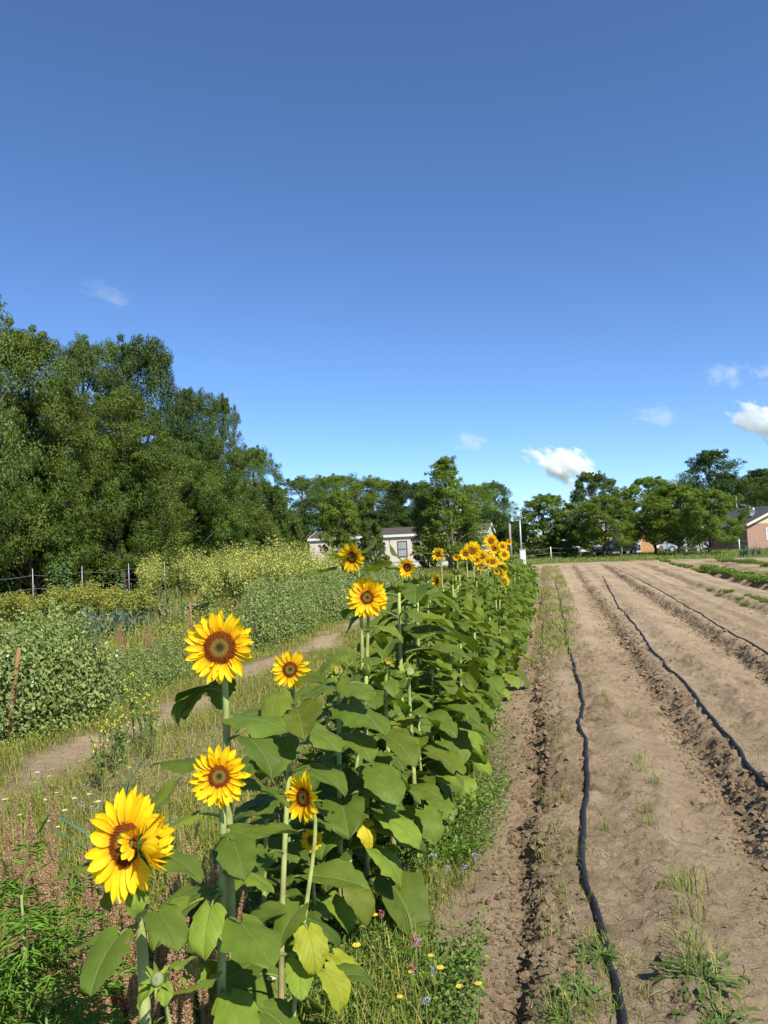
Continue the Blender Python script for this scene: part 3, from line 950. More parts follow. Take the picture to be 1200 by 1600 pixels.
# F
pF = on_x(574, 934, -0.95)
sunflower('bright full bloom with crowded double petals, second highest of the middle sunflowers', pF, base=(pF.x - .06, pF.y - .03), face=(-0.10, 0.18, 1), Rp=0.116, seed=14, nrand=12, zr=(.1, .88), r0=0.013, lsize=(.14, .22),
          headkw=dict(rd=0.33, layers=LY_DBL, wid=.33))
# G
pG = on_x(551, 871, -1.02)
sunflower('high bloom half turned left with large pointed leaves rising behind it', pG, base=(pG.x + .02, pG.y), face=(-0.55, -0.02, 0.85), Rp=0.088, seed=15, nrand=9, zr=(.15, .86), r0=0.013, lsize=(.16, .23),
          leaves=[(570, 852, -.08, 36, -60, 'g'), (520, 868, .0, 36, -20, 'g'), (592, 885, .03, 55, -25, 'g'), (500, 895, .0, 50, 10, 'g')],
          headkw=dict(rd=0.36, layers=((18, .1, .05, 1.0, .1), (17, .35, 0, .95, .3))))
pH = on_x(637, 887, -0.97)
sunflower('orange centred bloom with petals cupped inward, in front of the trailer window', pH, base=(pH.x, pH.y + .03), face=(-0.4, 0.0, 0.9), Rp=0.078, seed=17, nrand=9, zr=(.2, .88), lsize=(.14, .22),
          leaves=[(620, 862, -.06, 42, -75, 'g'), (600, 885, .0, 38, -25, 'g'), (660, 865, .0, 40, -5, 'g')],
          headkw=dict(rd=0.38, layers=LY_CUP))
pI = on_x(685, 866, -1.0)
sunflower('small high bloom turned left, standing before the dense tree beside the trailer', pI, base=(pI.x, pI.y), face=(-0.5, 0.05, 0.85), Rp=0.072, seed=18, nrand=9, lsize=(.14, .22), headkw=dict(rd=.36))
pJ = on_x(685, 908, -0.92)
sunflower('small orange bloom facing left below another, half sunk among leaf tops', pJ, base=(pJ.x, pJ.y), face=(-0.85, 0.0, 0.55), Rp=0.074, seed=19, nrand=9, lsize=(.14, .22), headkw=dict(rd=.36, layers=LY_CUP))
pK = on_x(630, 937, -0.92)
sunflower('tiny half open orange bloom on a low stalk between two larger heads', pK, base=(pK.x, pK.y), face=(-0.3, 0.1, 0.9), Rp=0.036, seed=20, nrand=8, lsize=(.14, .22), headkw=dict(rd=.42, layers=((14, .8, .2, 1.0, .5),), wid=.5))
pL = on_x(528, 1048, -0.88)
sunflower('sunflower bud just opening with a touch of yellow, beside broad leaves', pL, base=(pL.x - .03, pL.y), face=(0.0, 0.5, 0.8), Rp=0.022, seed=21, nrand=8, lsize=(.15, .2), kind='bud', budkw=dict(yellow=.5), zr=(.2, .95), leaves=[(537, 1270, .1, 85, 25, 'g'), (568, 1120, .12, 105, 15, 'g'), (505, 1215, .05, 85, 30, 'g'), (560, 1078, .1, 75, 10, 'g'), (500, 1080, .05, 70, 10, 'g'), (480, 1335, .05, 70, 35, 'g')])
pM = on_x(605, 1034, -0.78)
sunflower('sunflower with a little yellow bud peeping out under a broad leaf', pM, base=(pM.x, pM.y), face=(0.2, 0.3, 0.8), Rp=0.018, seed=22, nrand=8, lsize=(.14, .22), kind='bud', budkw=dict(yellow=.7), zr=(.2, .92))
pN = on_x(640, 1050, -0.72)
sunflower('sunflower topped by a green leafy bud, no yellow showing', pN, base=(pN.x, pN.y), face=(0.1, 0.6, 0.6), Rp=0.026, seed=23, nrand=9, lsize=(.14, .22), kind='bud', zr=(.2, .95))
pO = on_x(246, 1530, -0.70)
sunflower('low green bud with spread pale bracts beside the foremost stem', pO, base=(pO.x + .03, pO.y + .05), face=(-0.05, 0.45, 0.9), Rp=0.012, seed=24, nrand=3, zr=(.2, .8), lsize=(.07, .10), kind='bud', budkw=dict(open_=.5, nbr=11), r0=.005,
          leaves=[(262, 1500, .0, 42, -30, 'l'), (258, 1545, .02, 32, 50, 'l'), (232, 1555, .02, 36, 60, 'l')])
pQ = on_x(487, 1312, -0.93)
sunflower('low sunflower with its small bloom mostly hidden behind leaves', pQ, base=(pQ.x, pQ.y), face=(0.1, 0.2, 1), Rp=0.045, seed=25, nrand=5, zr=(.2, .9), lsize=(.12, .17), r0=.008, headkw=dict(rd=.35))
# yellowing low leaves in the near part of the row
pR = on_x(560, 1165, -0.86)
sunflower('leafy sunflower stalk with yellowing lower leaves at the row edge by the path', pR, base=(on_x(548, 1390, -.88).x, on_x(548, 1390, -.88).y), face=(0.1, 0.6, .6), Rp=0.02, seed=26, nrand=9, zr=(.4, .95), lsize=(.14, .22), kind='bud',
          leaves=[(600, 1352, .08, 78, 60, 'l'), (570, 1302, .05, 46, 80, 'yy'), (545, 1365, .03, 55, 45, 'l'), (600, 1222, .08, 90, 25, 'g'), (625, 1295, .08, 80, 40, 'l'), (531, 1369, .06, 64, 45, 'g'), (510, 1330, .03, 75, 30, 'g')])

# the crowd of blooms at the far end of the row
FAR = [
    (713, 871, 12, -.3, .2, 'small bloom just opening at the left of the far crowd', LY_CUP),
    (727, 866, 20, -.35, -.98, 'orange bloom at the left edge of the far crowd', LY_CUP),
    (738, 861, 31, -.2, -.95, 'largest pale yellow bloom in the far crowd', LY_FULL),
    (744, 876, 17, -.2, -.95, 'dark orange bloom beneath the largest far one', LY_CUP),
    (753, 870, 23, -.25, -.95, 'yellow bloom right of the largest far one', LY_FULL),
    (761, 878, 12, -.3, -.95, 'orange bloom squeezed between two yellow far ones', LY_CUP),
    (767, 846, 23, -.15, -1.0, 'highest bloom of the far crowd, under the trailer gable', LY_FULL),
    (772, 858, 19, -.3, -.9, 'orange bloom directly below the highest far one', LY_CUP),
    (769, 878, 23, -.1, -.9, 'yellow bloom low in the middle of the far crowd', LY_FULL),
    (785, 854, 17, .0, -.9, 'yellow bloom at upper right of the far crowd', LY_FULL),
    (788, 867, 19, .05, -.85, 'yellow bloom with dark eye at right edge of the far crowd', LY_FULL),
    (783, 888, 22, -.1, -.8, 'yellow bloom above the lowest two on the right of the far crowd', LY_FULL),
    (783, 899, 18, -.1, -.75, 'second lowest bloom of the far crowd on its right side', LY_DBL),
    (787, 908, 19, -.1, -.7, 'lowest bloom hanging at the right of the far crowd', LY_FULL),
    (776, 893, 10, -.7, -.8, 'tiny orange bloom turned left in the far crowd', LY_CUP),
    (795, 847, 11, .1, -.9, 'small orange bloom standing apart beneath the utility post', LY_CUP),
    (750, 888, 9, -.1, -.9, 'half hidden orange bloom under the far crowd', LY_CUP),
]
for k, (u, v, px, fx, x, lab, ly) in enumerate(FAR):
    x = -0.95 if x > -.5 else x
    p = on_x(u, v, x)
    if p.z < 1.0: pass
    Rp = px / 2 * depth_of(p) / 1200 * 1.06
    r = np.random.default_rng(300 + k)
    B = Vector((p.x, p.y, gz(p.x, p.y) - .02))
    root = thing('sunflower', B, lab, 'sunflower', group=SUN_GROUP)
    f = facing(fx, 0.1, 1)
    P = stem_path((0, 0, 0), p - f * Rp * .2 - B, f, seed=k)
    stem_obj(root, P, .012, .008)
    add_head(root, p - B, f, Rp, rd=.36, seed=300 + k, layers=ly, florets=False)
    mb = MB()
    H = p.z - B.z
    for q in range(9):
        z = H * (.2 + .7 * (q + r.uniform(0, 1)) / 9)
        L = r.uniform(.15, .21)
        az = q * 2.4 + k
        ca, sa = math.cos(az), math.sin(az)
        for V, F, C, UV in leaf_geo(L, L * .75, L * r.uniform(.4, .7), r.uniform(.2, .7), r.uniform(.2, .7), 900 + k * 20 + q, leaf_color('g', r), rise=r.uniform(.3, .8)):
            V2 = V.copy(); V2[:, 0] = V[:, 0] * ca - V[:, 1] * sa; V2[:, 1] = V[:, 0] * sa + V[:, 1] * ca; V2[:, 2] += z
            zz = P[:, 2]; V2[:, 0] += np.interp(z, zz, P[:, 0]); V2[:, 1] += np.interp(z, zz, P[:, 1])
            mb.add(V2, F, C, UV)
    mb.build('foliage', LEAF, root)

# leafy plants without bloom fill the row: prototypes, then copies
def leafy_proto(seed, H):
    r = np.random.default_rng(seed)
    root = thing('sunflower', (0, 0, 0), 'leafy sunflower without an open bloom, one of the crowd filling the row', 'sunflower', group='bloomless sunflowers filling the row')
    P = np.stack([np.linspace(0, r.normal(0, .04), 8), np.linspace(0, r.normal(0, .04), 8), np.linspace(0, H, 8)], 1)
    stem_obj(root, P, .012, .007)
    mb = MB()
    n = 24
    for q in range(n):
        t = .14 + .84 * (q + r.uniform(0, 1)) / n
        z = H * t
        L = r.uniform(.14, .25) * (1 if t < .8 else .75)
        az = q * 2.4 + r.uniform(-.4, .4)
        ca, sa = math.cos(az), math.sin(az)
        kd = 'l' if (t < .3 and r.uniform() < .4) else 'g'
        for V, F, C, UV in leaf_geo(L, L * r.uniform(.66, .84), L * r.uniform(.4, .8), r.uniform(.2, .8), r.uniform(.15, .6) + (.4 if t < .4 else 0), seed * 50 + q, leaf_color(kd, r), fold=r.uniform(.1, .4), twist=r.uniform(-.4, .4), rise=r.uniform(.35, .8)):
            V2 = V.copy(); V2[:, 0] = V[:, 0] * ca - V[:, 1] * sa; V2[:, 1] = V[:, 0] * sa + V[:, 1] * ca; V2[:, 2] += z
            V2[:, 0] += np.interp(z, P[:, 2], P[:, 0]); V2[:, 1] += np.interp(z, P[:, 2], P[:, 1])
            mb.add(V2, F, C, UV)
    mb.build('foliage', LEAF, root)
    add_bud(root, (P[-1, 0], P[-1, 1], H), Vector((.1, -.3, 1)), .022, seed, open_=1.0)
    return root

protos = [leafy_proto(60 + k, 1.0) for k in range(7)]
rr_ = np.random.default_rng(42)
spots = []
y = 3.5
while y < 24:
    spots.append((-0.96 + .03 * float(smooth(5, 9, y)) + rr_.uniform(-.1, .1), y + rr_.uniform(-.08, .08), rr_.uniform(.92, 1.12) + ((0.34 if y < 8 else 0.17) if y > 4.6 else 0)))
    y += rr_.uniform(.24, .34)
spots += [(-1.14, 2.75, .70), (-1.18, 3.2, .80), (-1.2, 3.7, .9)]
y = 4.4
while y < 24:
    spots.append((-0.80 + .14 * float(smooth(5, 11, y)) + rr_.uniform(-.07, .07), y + rr_.uniform(-.1, .1), rr_.uniform(.85, 1.12) - .15 * float(1 - smooth(5, 7, y))))
    y += rr_.uniform(.36, .55)
for k, (x, y, s) in enumerate(spots):
    x *= 1 - .006 * y
    src = protos[k % 7]
    loc = (x, y, gz(x, y) - .02)
    if k < 7:
        src.location = loc; src.rotation_euler = (0, 0, rr_.uniform(0, 6.28)); src.scale = (s, s, s)
    else:
        dup(src, loc, rr_.uniform(0, 6.28), (rr_.uniform(.9, 1.1), rr_.uniform(.9, 1.1), s))

# ================================================================== TREES
def crown(mb, r, c, rad, n, size, cols, flat_=.62, up=.35):
    """one leaf clump"""
    D = r.normal(size=(n, 3)); D /= np.linalg.norm(D, axis=1)[:, None]
    q = r.uniform(0.25, 1, n) ** .5
    P = np.array(c) + D * (q * rad)[:, None] * np.array([1, 1, flat_])
    Nn = D * .8 + r.normal(0, .30, (n, 3)) + np.array([0, 0, up]); Nn /= np.linalg.norm(Nn, axis=1)[:, None]
    t = r.uniform(0, 1, n)[:, None]
    C = cols[0] * (1 - t) + cols[1] * t
    C = C * r.uniform(.85, 1.15)
    L = size * .74 * r.uniform(.7, 1.3, n)
    mb.leaves(P, Nn, L, L * .6, C)

TCOL = (np.array([0.062, 0.105, 0.015]), np.array([0.095, 0.145, 0.022]))

def tree_mesh(seed, H, Rr, base, shape, clumps, per, leaf=.22, crad=(.09, .15), trunk_r=.022, cols=TCOL, gaps=0.0):
    r = np.random.default_rng(seed)
    tk, cr = MB(), MB()
    n = 10
    P = np.stack([np.cumsum(r.normal(0, .012 * H, n)), np.cumsum(r.normal(0, .012 * H, n)), np.linspace(-.3, H * .86, n)], 1); P[:2, :2] = 0
    tk.tube(P, np.linspace(trunk_r * H, .005 * H, n), 8)
    def env(h):
        if shape == 'round': return math.sin(math.pi * min(1, (h * .86 + .12))) ** .55
        if shape == 'cone': return (1 - h) ** .75 * min(1, h * 5 + .55)
        if shape == 'col': return min(1, (1 - h) * 3.2) ** .6 * min(1, h * 4 + .45)
        if shape == 'dome': return math.sqrt(max(0, 1 - h ** 2.2))
        if shape == 'pine': return max(.15, math.sin(math.pi * min(1, h * .9 + .1)))
    lobes = [(r.uniform(0, 6.28), r.uniform(.25, .45)) for _ in range(4)]
    for k in range(clumps):
        h = (k + r.uniform(0, 1)) / clumps
        az = k * 2.39996 + r.uniform(-.5, .5)
        z = H * (base + (1 - base) * h)
        e = env(h) * Rr * (1 + sum(a * math.sin(az * (i + 1) + p + h * 4) for i, (p, a) in enumerate(lobes)) * .45)
        q = r.uniform(.45, 1) ** .5
        c = np.array([math.cos(az) * e * q, math.sin(az) * e * q, z + r.normal(0, .02 * H)])
        c[:2] += np.array([np.interp(z, P[:, 2], P[:, 0]), np.interp(z, P[:, 2], P[:, 1])])
        rad = H * r.uniform(*crad) * (.65 + .35 * env(h))
        if c[2] + rad * .8 > H: c[2] = H - rad * .8
        crown(cr, r, c, rad, int(1.5 * per * r.uniform(.6, 1.4)), leaf, cols)
        for _ in range(4):
            d = r.normal(size=3); d /= np.linalg.norm(d); d[2] = abs(d[2]) * .7
            crown(cr, r, c + d * rad * r.uniform(.9, 1.3), rad * r.uniform(.2, .5), int(per * .22), leaf, cols)
        if k % 3 == 0:
            z0 = max(H * .1, z - e * .55 - .06 * H)
            a = np.array([np.interp(z0, P[:, 2], P[:, 0]), np.interp(z0, P[:, 2], P[:, 1]), z0])
            m_ = (a + c) / 2 + np.array([0, 0, .03 * H])
            tk.tube(np.stack([a, m_, c]), [.007 * H, .005 * H, .002 * H], 5)
    return tk.mesh('trunk', BARK), cr.mesh('crown', TREE['mid'])

TP = {}
def proto(key, *a, **k):
    TP[key] = (tree_mesh(*a, **k), a[1], a[2])
proto('wood1', 1, 12, 4.6, .10, 'round', 66, 560, leaf=.175)
proto('wood2', 2, 13, 4.6, .08, 'dome', 76, 520, leaf=.155, crad=(.06, .14))
proto('wood3', 3, 12, 5.0, .12, 'round', 58, 680, leaf=.185, crad=(.09, .16))
proto('low1', 4, 8, 4.0, .03, 'dome', 75, 330, leaf=.22)
proto('low2', 5, 8, 4.2, .04, 'round', 75, 330, leaf=.22, crad=(.08, .14))
proto('over1', 14, 9, 4.2, .20, 'round', 70, 560, leaf=.15, crad=(.06, .15))
proto('over2', 15, 9, 4.4, .17, 'dome', 70, 560, leaf=.155, crad=(.07, .14))
proto('cone', 6, 9, 3.0, .10, 'cone', 62, 170, leaf=.19, crad=(.06, .11))
proto('col', 7, 7, 2.0, .06, 'col', 60, 240, leaf=.18, crad=(.07, .12))
proto('bush', 8, 3.4, 1.9, .02, 'dome', 50, 240, leaf=.15, crad=(.10, .17))
proto('pine', 9, 15, 3.4, .52, 'pine', 26, 300, leaf=.28, crad=(.07, .11), trunk_r=.014)
proto('open', 10, 10, 4.6, .20, 'dome', 95, 260, leaf=.22, crad=(.07, .12))
proto('open2', 18, 10, 4.6, .17, 'round', 95, 260, leaf=.22, crad=(.07, .12))
proto('airy', 12, 13, 3.6, .30, 'round', 34, 60, leaf=.24, crad=(.06, .10), trunk_r=.013)

TREES_LEFT = 'trees of the wood on the left'
TREES_BACK = 'trees of the far wood behind the trailer'
TREES_RIGHT = 'trees behind the right hand fence'

def tree(key, hue, u, vtop, d, px, label, group, rz=None, name='tree', cat='tree', zoff=0.0):
    (tm, cm), H0, R0 = TP[key]
    top = at_depth(u, vtop, d)
    base = Vector((top.x, top.y, zoff))
    H = max(1.0, top.z - zoff)
    wr = px / 2 * d / 1200
    sx = wr / (R0 * 1.08); sz = H / (H0 * 1.0)
    root = thing(name, base, label, cat, random.uniform(0, 6.28) if rz is None else rz, group)
    root.scale = (sx, sx, sz)
    t = link('trunk', tm, root); c = link('crown', cm, root)
    c.material_slots[0].link = 'OBJECT'; c.material_slots[0].material = TREE[hue]
    return root

L_ = TREES_LEFT
for a in [
    ('airy', 'grey', -40, 420, 25, 170, 'thin grey green tree whose twigs hang in from the left edge of the picture', L_),
    ('wood1', 'olive', 20, 512, 31, 200, 'tall yellowish tree at the left edge of the wood', L_),
    ('wood2', 'grey', 128, 526, 40, 150, 'tall feathery greyish tree between the yellowish and the dark ones of the wood', L_),
    ('wood3', 'dark', 218, 530, 45, 165, 'tall dark green tree with the highest dark crown in the wood', L_),
    ('wood1', 'dark', 298, 606, 52, 105, 'dark crown stepping down right of the tallest dark tree', L_),
    ('wood2', 'grey', 346, 618, 58, 78, 'pale rounded crown jutting out against the sky on the wood edge', L_),
    ('wood1', 'mid', 392, 698, 60, 88, 'last tall green tree at the right end of the wood', L_),
    ('over1', 'olive', 60, 615, 34, 210, 'olive green tree in front of the tall ones at far left', L_),
    ('wood2', 'olive', 190, 610, 37, 210, 'broad olive tree under the tall dark crown', L_),
    ('wood3', 'mid', 290, 675, 45, 160, 'mid green broad tree in the middle of the wood', L_),
    ('over1', 'mid', 190, 690, 36, 190, 'bright green leafy tree low at the front of the wood', L_),
    ('over2', 'mid', 50, 700, 31, 220, 'low spreading tree overhanging the wire fence', L_),
    ('over2', 'mid', 285, 715, 42, 170, 'low bushy tree behind the mustard at the wood edge', L_),
    ('over1', 'olive', 340, 745, 49, 125, 'olive bushy tree right of the low wood edge trees', L_),
    ('low2', 'mid', 408, 755, 52, 105, 'low green tree at the right foot of the wood', L_),
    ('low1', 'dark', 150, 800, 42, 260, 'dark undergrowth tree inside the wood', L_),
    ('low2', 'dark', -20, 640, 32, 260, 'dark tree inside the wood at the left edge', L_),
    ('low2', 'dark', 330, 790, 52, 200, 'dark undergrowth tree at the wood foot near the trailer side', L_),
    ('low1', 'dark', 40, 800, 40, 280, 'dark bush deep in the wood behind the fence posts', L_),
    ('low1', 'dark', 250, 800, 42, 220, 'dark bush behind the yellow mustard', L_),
    ('bush', 'mid', 452, 795, 55, 60, 'round green bush at the left end of the trailer', L_),
]: tree(*a)
B_ = TREES_BACK
for a in [
    ('wood2', 'grey', 470, 745, 105, 120, 'greyish tree of the far wood next to the left hand wood', B_),
    ('wood1', 'light', 525, 742, 118, 110, 'rounded green crown of the far wood above the light young tree', B_),
    ('wood3', 'light', 578, 746, 118, 100, 'broad green crown of the far wood left of the dark one', B_),
    ('wood1', 'dark', 622, 752, 112, 90, 'darkest crown in the far wood above the trailer roof', B_),
    ('wood2', 'light', 660, 752, 116, 90, 'green crown just left of the conical tree', B_),
    ('wood1', 'light', 735, 756, 105, 90, 'green crown right behind the conical tree', B_),
    ('wood2', 'mid', 772, 752, 108, 70, 'right end crown of the far wood, darker against the sky', B_),
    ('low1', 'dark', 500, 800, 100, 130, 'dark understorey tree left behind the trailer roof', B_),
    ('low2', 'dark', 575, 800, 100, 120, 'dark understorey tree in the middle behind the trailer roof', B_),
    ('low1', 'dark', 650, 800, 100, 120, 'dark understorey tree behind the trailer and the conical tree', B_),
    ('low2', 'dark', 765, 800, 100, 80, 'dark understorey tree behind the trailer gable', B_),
    ('low2', 'dark', 800, 815, 115, 70, 'dark low tree behind the two thin poles', B_),
    ('col', 'light', 530, 766, 54, 60, 'light green young tree in front of the trailer left half', B_),
    ('bush', 'mid', 582, 812, 52, 52, 'round dark green bush before the trailer left of its window', B_),
    ('cone', 'light', 696, 713, 50, 132, 'tall conical tree with a loose top hiding the trailer middle', B_),
    ('col', 'olive', 664, 768, 53, 44, 'slim olive tree growing against the left of the conical tree', B_),
    ('low1', 'mid', 724, 797, 51, 52, 'leafy low tree at the right foot of the conical tree', B_),
]: tree(*a)
Q_ = TREES_RIGHT
for a in [
    ('col', 'light', 845, 773, 76, 85, 'light green young tree right of the thin poles', Q_),
    ('bush', 'mid', 880, 812, 74, 70, 'low green bush between the light young tree and the broad trees', Q_),
    ('open2', 'mid', 930, 738, 98, 85, 'tall tree with dark lower crown and round bright top, right of the white cloud', Q_),
    ('open', 'light', 938, 776, 70, 110, 'yellowish broad tree in front of the tall dark one', Q_),
    ('open', 'light', 1018, 746, 74, 108, 'green broad tree above the orange house', Q_),
    ('open2', 'light', 1055, 758, 70, 120, 'green broad tree above the parked white trucks', Q_),
    ('open', 'light', 1102, 766, 64, 98, 'light broad tree covering the left end of the brick house', Q_),
    ('pine', 'dark', 1100, 705, 105, 85, 'tall pine with a flat round top standing above all the right hand trees', Q_),
    ('wood1', 'dark', 1065, 762, 110, 90, 'dark tree left of the tall pine', Q_),
    ('wood2', 'olive', 1135, 738, 112, 80, 'olive crown right below the tall pine', Q_),
    ('wood1', 'mid', 1180, 745, 105, 90, 'green crown behind the brick house roof', Q_),
    ('pine', 'dark', 1195, 733, 120, 75, 'dark flat topped pine at the right edge of the picture', Q_),
    ('wood2', 'mid', 1240, 740, 105, 110, 'green tree beyond the right edge behind the brick house', Q_),
    ('low1', 'dark', 970, 815, 100, 120, 'dark tree behind the orange house', Q_),
    ('low2', 'dark', 1045, 800, 102, 130, 'dark tree far behind the parked trucks', Q_),
    ('low2', 'dark', 1120, 790, 100, 120, 'dark tree behind the brick house left end', Q_),
    ('low1', 'mid', 900, 820, 105, 90, 'low tree in the gap left of the tall dark one', Q_),
]: tree(*a)

# ================================================================== BUILDINGS
SIDING = flat('pale_siding', (0.70, 0.61, 0.52), 0.6, var=0.04, scale=1.5)
ROOFB = flat('brown_roof', (0.075, 0.056, 0.046), 0.8, var=0.2, scale=3)
ROOFN = flat('dark_shingles', (0.045, 0.047, 0.055), 0.85, var=0.25, scale=6)
CREAM = flat('cream_boards', (0.62, 0.47, 0.30), 0.6, var=0.05, scale=2)
BRICK = brickmat('red_brick', (0.29, 0.145, 0.095), (0.35, 0.185, 0.12), (0.36, 0.30, 0.25))
ORANGE = brickmat('orange_brick', (0.62, 0.30, 0.11), (0.66, 0.35, 0.14), (0.55, 0.40, 0.25))
PANEW = flat('window_blind', (0.35, 0.37, 0.40), 0.3, var=0.1, scale=3)
def rotz(a):
    return np.array([[math.cos(a), -math.sin(a), 0], [math.sin(a), math.cos(a), 0], [0, 0, 1]])

def gable_house(name, label, loc, rz, L, W, H, rise, wallm, roofm, gablem=None, over=.25, base=0.0, fascia=None, cat='house'):
    """length along local x, gable ends at +-x; front wall at -y"""
    root = thing(name, loc, label, cat, rz)
    mb = MB()
    hx, hy = L / 2, W / 2
    V = [(-hx, -hy, base), (hx, -hy, base), (hx, hy, base), (-hx, hy, base), (-hx, -hy, H), (hx, -hy, H), (hx, hy, H), (-hx, hy, H)]
    mb.add(V, [(0, 1, 5, 4), (1, 2, 6, 5), (2, 3, 7, 6), (3, 0, 4, 7)])
    mb.build('wall', wallm, root, False)
    mb = MB()
    for sx in (-hx, hx):
        mb.add([(sx, -hy, H), (sx, hy, H), (sx, 0, H + rise)], [(0, 1, 2)])
    mb.build('gable', gablem or wallm, root, False)
    mb = MB()
    t = .12; ox = hx + over; oy = hy + over; k = rise / hy
    z0 = H - over * k + .02
    prof = [(-oy, z0), (0, H + rise + .02), (oy, z0), (oy, z0 + t), (0, H + rise + .02 + t), (-oy, z0 + t)]
    V = [(sx, y, z) for sx in (-ox, ox) for y, z in prof]
    mb.add(V, [(0, 1, 4, 5), (1, 2, 3, 4), (11, 10, 7, 6), (10, 9, 8, 7), (5, 4, 10, 11), (4, 3, 9, 10), (1, 0, 6, 7), (2, 1, 7, 8), (0, 5, 11, 6), (3, 2, 8, 9)])
    roof = mb.build('roof', roofm, root, False)
    if fascia:
        mb = MB()
        f = .2
        for sx in (-ox - .03, ox + .03):
            for s in (-1, 1):
                p0 = np.array([sx, s * oy, z0 + t - .02]); p1 = np.array([sx, 0, H + rise + t])
                V = [p0 + (-.02, 0, -f), p0 + (.02, 0, -f), p1 + (.02, 0, -f), p1 + (-.02, 0, -f), p0 + (-.02, 0, 0.02), p0 + (.02, 0, 0.02), p1 + (.02, 0, 0.02), p1 + (-.02, 0, 0.02)]
                mb.add(V, [(0, 3, 2, 1), (4, 5, 6, 7), (0, 1, 5, 4), (1, 2, 6, 5), (2, 3, 7, 6), (3, 0, 4, 7)])
        for s in (-1, 1):
            mb.box((0, s * (oy + .03), z0 + .03), (2 * ox, .04, .2))
        mb.build('fascia', fascia, root, False)
    return root, roof

def window(root, c, w_, h_, axis, frame_m=WHITE, pane=PANEW, out=.04):
    """axis: outward local direction 'x+','y-'..."""
    s = 1 if axis[1] == '+' else -1
    def P(a, b, d): return (c[0] + (d * s if axis[0] == 'x' else a), c[1] + (d * s if axis[0] == 'y' else a), c[2] + b)
    def S(a, b, d): return (d, a, b) if axis[0] == 'x' else (a, d, b)
    mb = MB(); f = .07
    mb.box(P(0, h_ / 2 - f / 2, out / 2), S(w_, f, out)); mb.box(P(0, -h_ / 2 + f / 2, out / 2), S(w_, f, out))
    mb.box(P(-w_ / 2 + f / 2, 0, out / 2), S(f, h_ - 2 * f, out)); mb.box(P(w_ / 2 - f / 2, 0, out / 2), S(f, h_ - 2 * f, out))
    mb.box(P(0, 0, out / 2), S(w_ - 2 * f, f * .7, out * .9))
    wn_ = mb.build('window', frame_m, root, False)
    for q in (1, -1):
        mb = MB(); mb.box(P(0, q * (h_ / 4 - f / 4), .008), S(w_ - 2 * f, h_ / 2 - f * 1.2, .012)); mb.build('pane', pane, wn_, False)
    return wn_

# trailer home: front wall from pixel left end to right end
pl_, pr_ = at_depth(484, 850, 66.5), at_depth(762, 850, 62.5)
pl_.z = pr_.z = 0
ctr = (pl_ + pr_) / 2; dv = pr_ - pl_
rzt = math.atan2(dv.y, dv.x); Lt = dv.length; Wt = 4.2
nrm_ = Vector((-math.sin(rzt), math.cos(rzt), 0))
tr, trf = gable_house('trailer_home', 'long pale trailer home with brown roof behind the sunflowers and trees', ctr + nrm_ * Wt / 2 + Vector((0, 0, 0)), rzt, Lt, Wt, 2.66, .62, SIDING, ROOFB, flat('gable_siding', (.62, .58, .54), .6, var=.04), over=.12, base=.45, fascia=WHITE, cat='trailer')
mb = MB(); mb.box((0, 0, .22), (Lt - .1, Wt - .1, .46)); mb.build('skirting', WHITE, tr, False)
# window position from its pixel
wpx = at_depth(632, 857, 65); loc = Matrix.Rotation(-rzt, 3, 'Z') @ (Vector((wpx.x, wpx.y, 0)) - tr.location)
window(tr, (loc.x, -Wt / 2, 1.55), .85, 1.35, 'y-', flat('dark_frame', (.10, .10, .11), .5), PANEW)
window(tr, (loc.x - 4.6, -Wt / 2, 1.6), .8, 1.0, 'y-', WHITE, PANEW)
window(tr, (Lt / 2 - 1.0, -Wt / 2, 1.6), .8, 1.0, 'y-', WHITE, PANEW)
mb = MB(); mb.box((Lt / 2 - 2.4, -Wt / 2 - .025, 1.45), (.9, .05, 2.0)); dr = mb.build('door', WHITE, tr, False)
mb = MB(); mb.box((Lt / 2 - 2.1, -Wt / 2 - .07, 1.4), (.05, .05, .12)); mb.build('handle', GALV, dr, False)
mb = MB(); mb.box((Lt / 2 - 3, .3, 3.34), (.5, .4, .25)); mb.build('vent', ROOFB, trf, False)

# brick house at right
c1 = at_depth(1168, 840, 74); c1.z = 0
rzb = R(-56)                                      # gable (+x local) looks towards compass 140
ux = Vector((math.cos(rzb), math.sin(rzb), 0)); uy = Vector((-ux.y, ux.x, 0))
Lb, Wb = 8.5, 9.0
# left wall is local -y, gable corner is (+x, -y)
cb_ = c1 - ux * Lb / 2 + uy * Wb / 2
bh, brf = gable_house('brick_house', 'red brick house with dark roof and cream gable at the right edge', cb_, rzb, Lb, Wb, 2.5, 1.6, BRICK, ROOFN, CREAM, over=.4, fascia=flat('cream_trim', (.72, .62, .48), .5, var=.03))
window(bh, (Lb / 2, -Wb / 2 + 3.0, 1.45), 1.1, 1.2, 'x+')
window(bh, (Lb / 2, -Wb / 2 + 6.4, 1.45), 1.1, 1.2, 'x+')
window(bh, (1.0, -Wb / 2, 1.5), .9, 1.0, 'y-', WHITE, GLASS)
mb = MB(); mb.tube([(Lb / 2 - 1.2, -2.2, 3.0), (Lb / 2 - 1.2, -2.2, 4.1)], .12, 8); mb.build('vent_pipe', GALV, brf)
mb = MB(); mb.tube([(1.4, -.9, 3.6), (1.4, -.9, 4.4)], .11, 8); mb.build('vent_pipe', GALV, brf)
mb = MB()   # satellite dish
th = np.linspace(0, 2 * np.pi, 14, endpoint=False)
V = [(0, 0, 0)] + [(math.cos(t) * .3, math.sin(t) * .36, .08) for t in th]
Md = frame(Vector((.3, -.8, .5)))
V = [tuple(Vector((Lb / 2 - .7, -2.9, 3.55)) + Md @ Vector(q)) for q in V]
mb.add(V, [(0, i + 1, (i + 1) % 14 + 1) for i in range(14)])
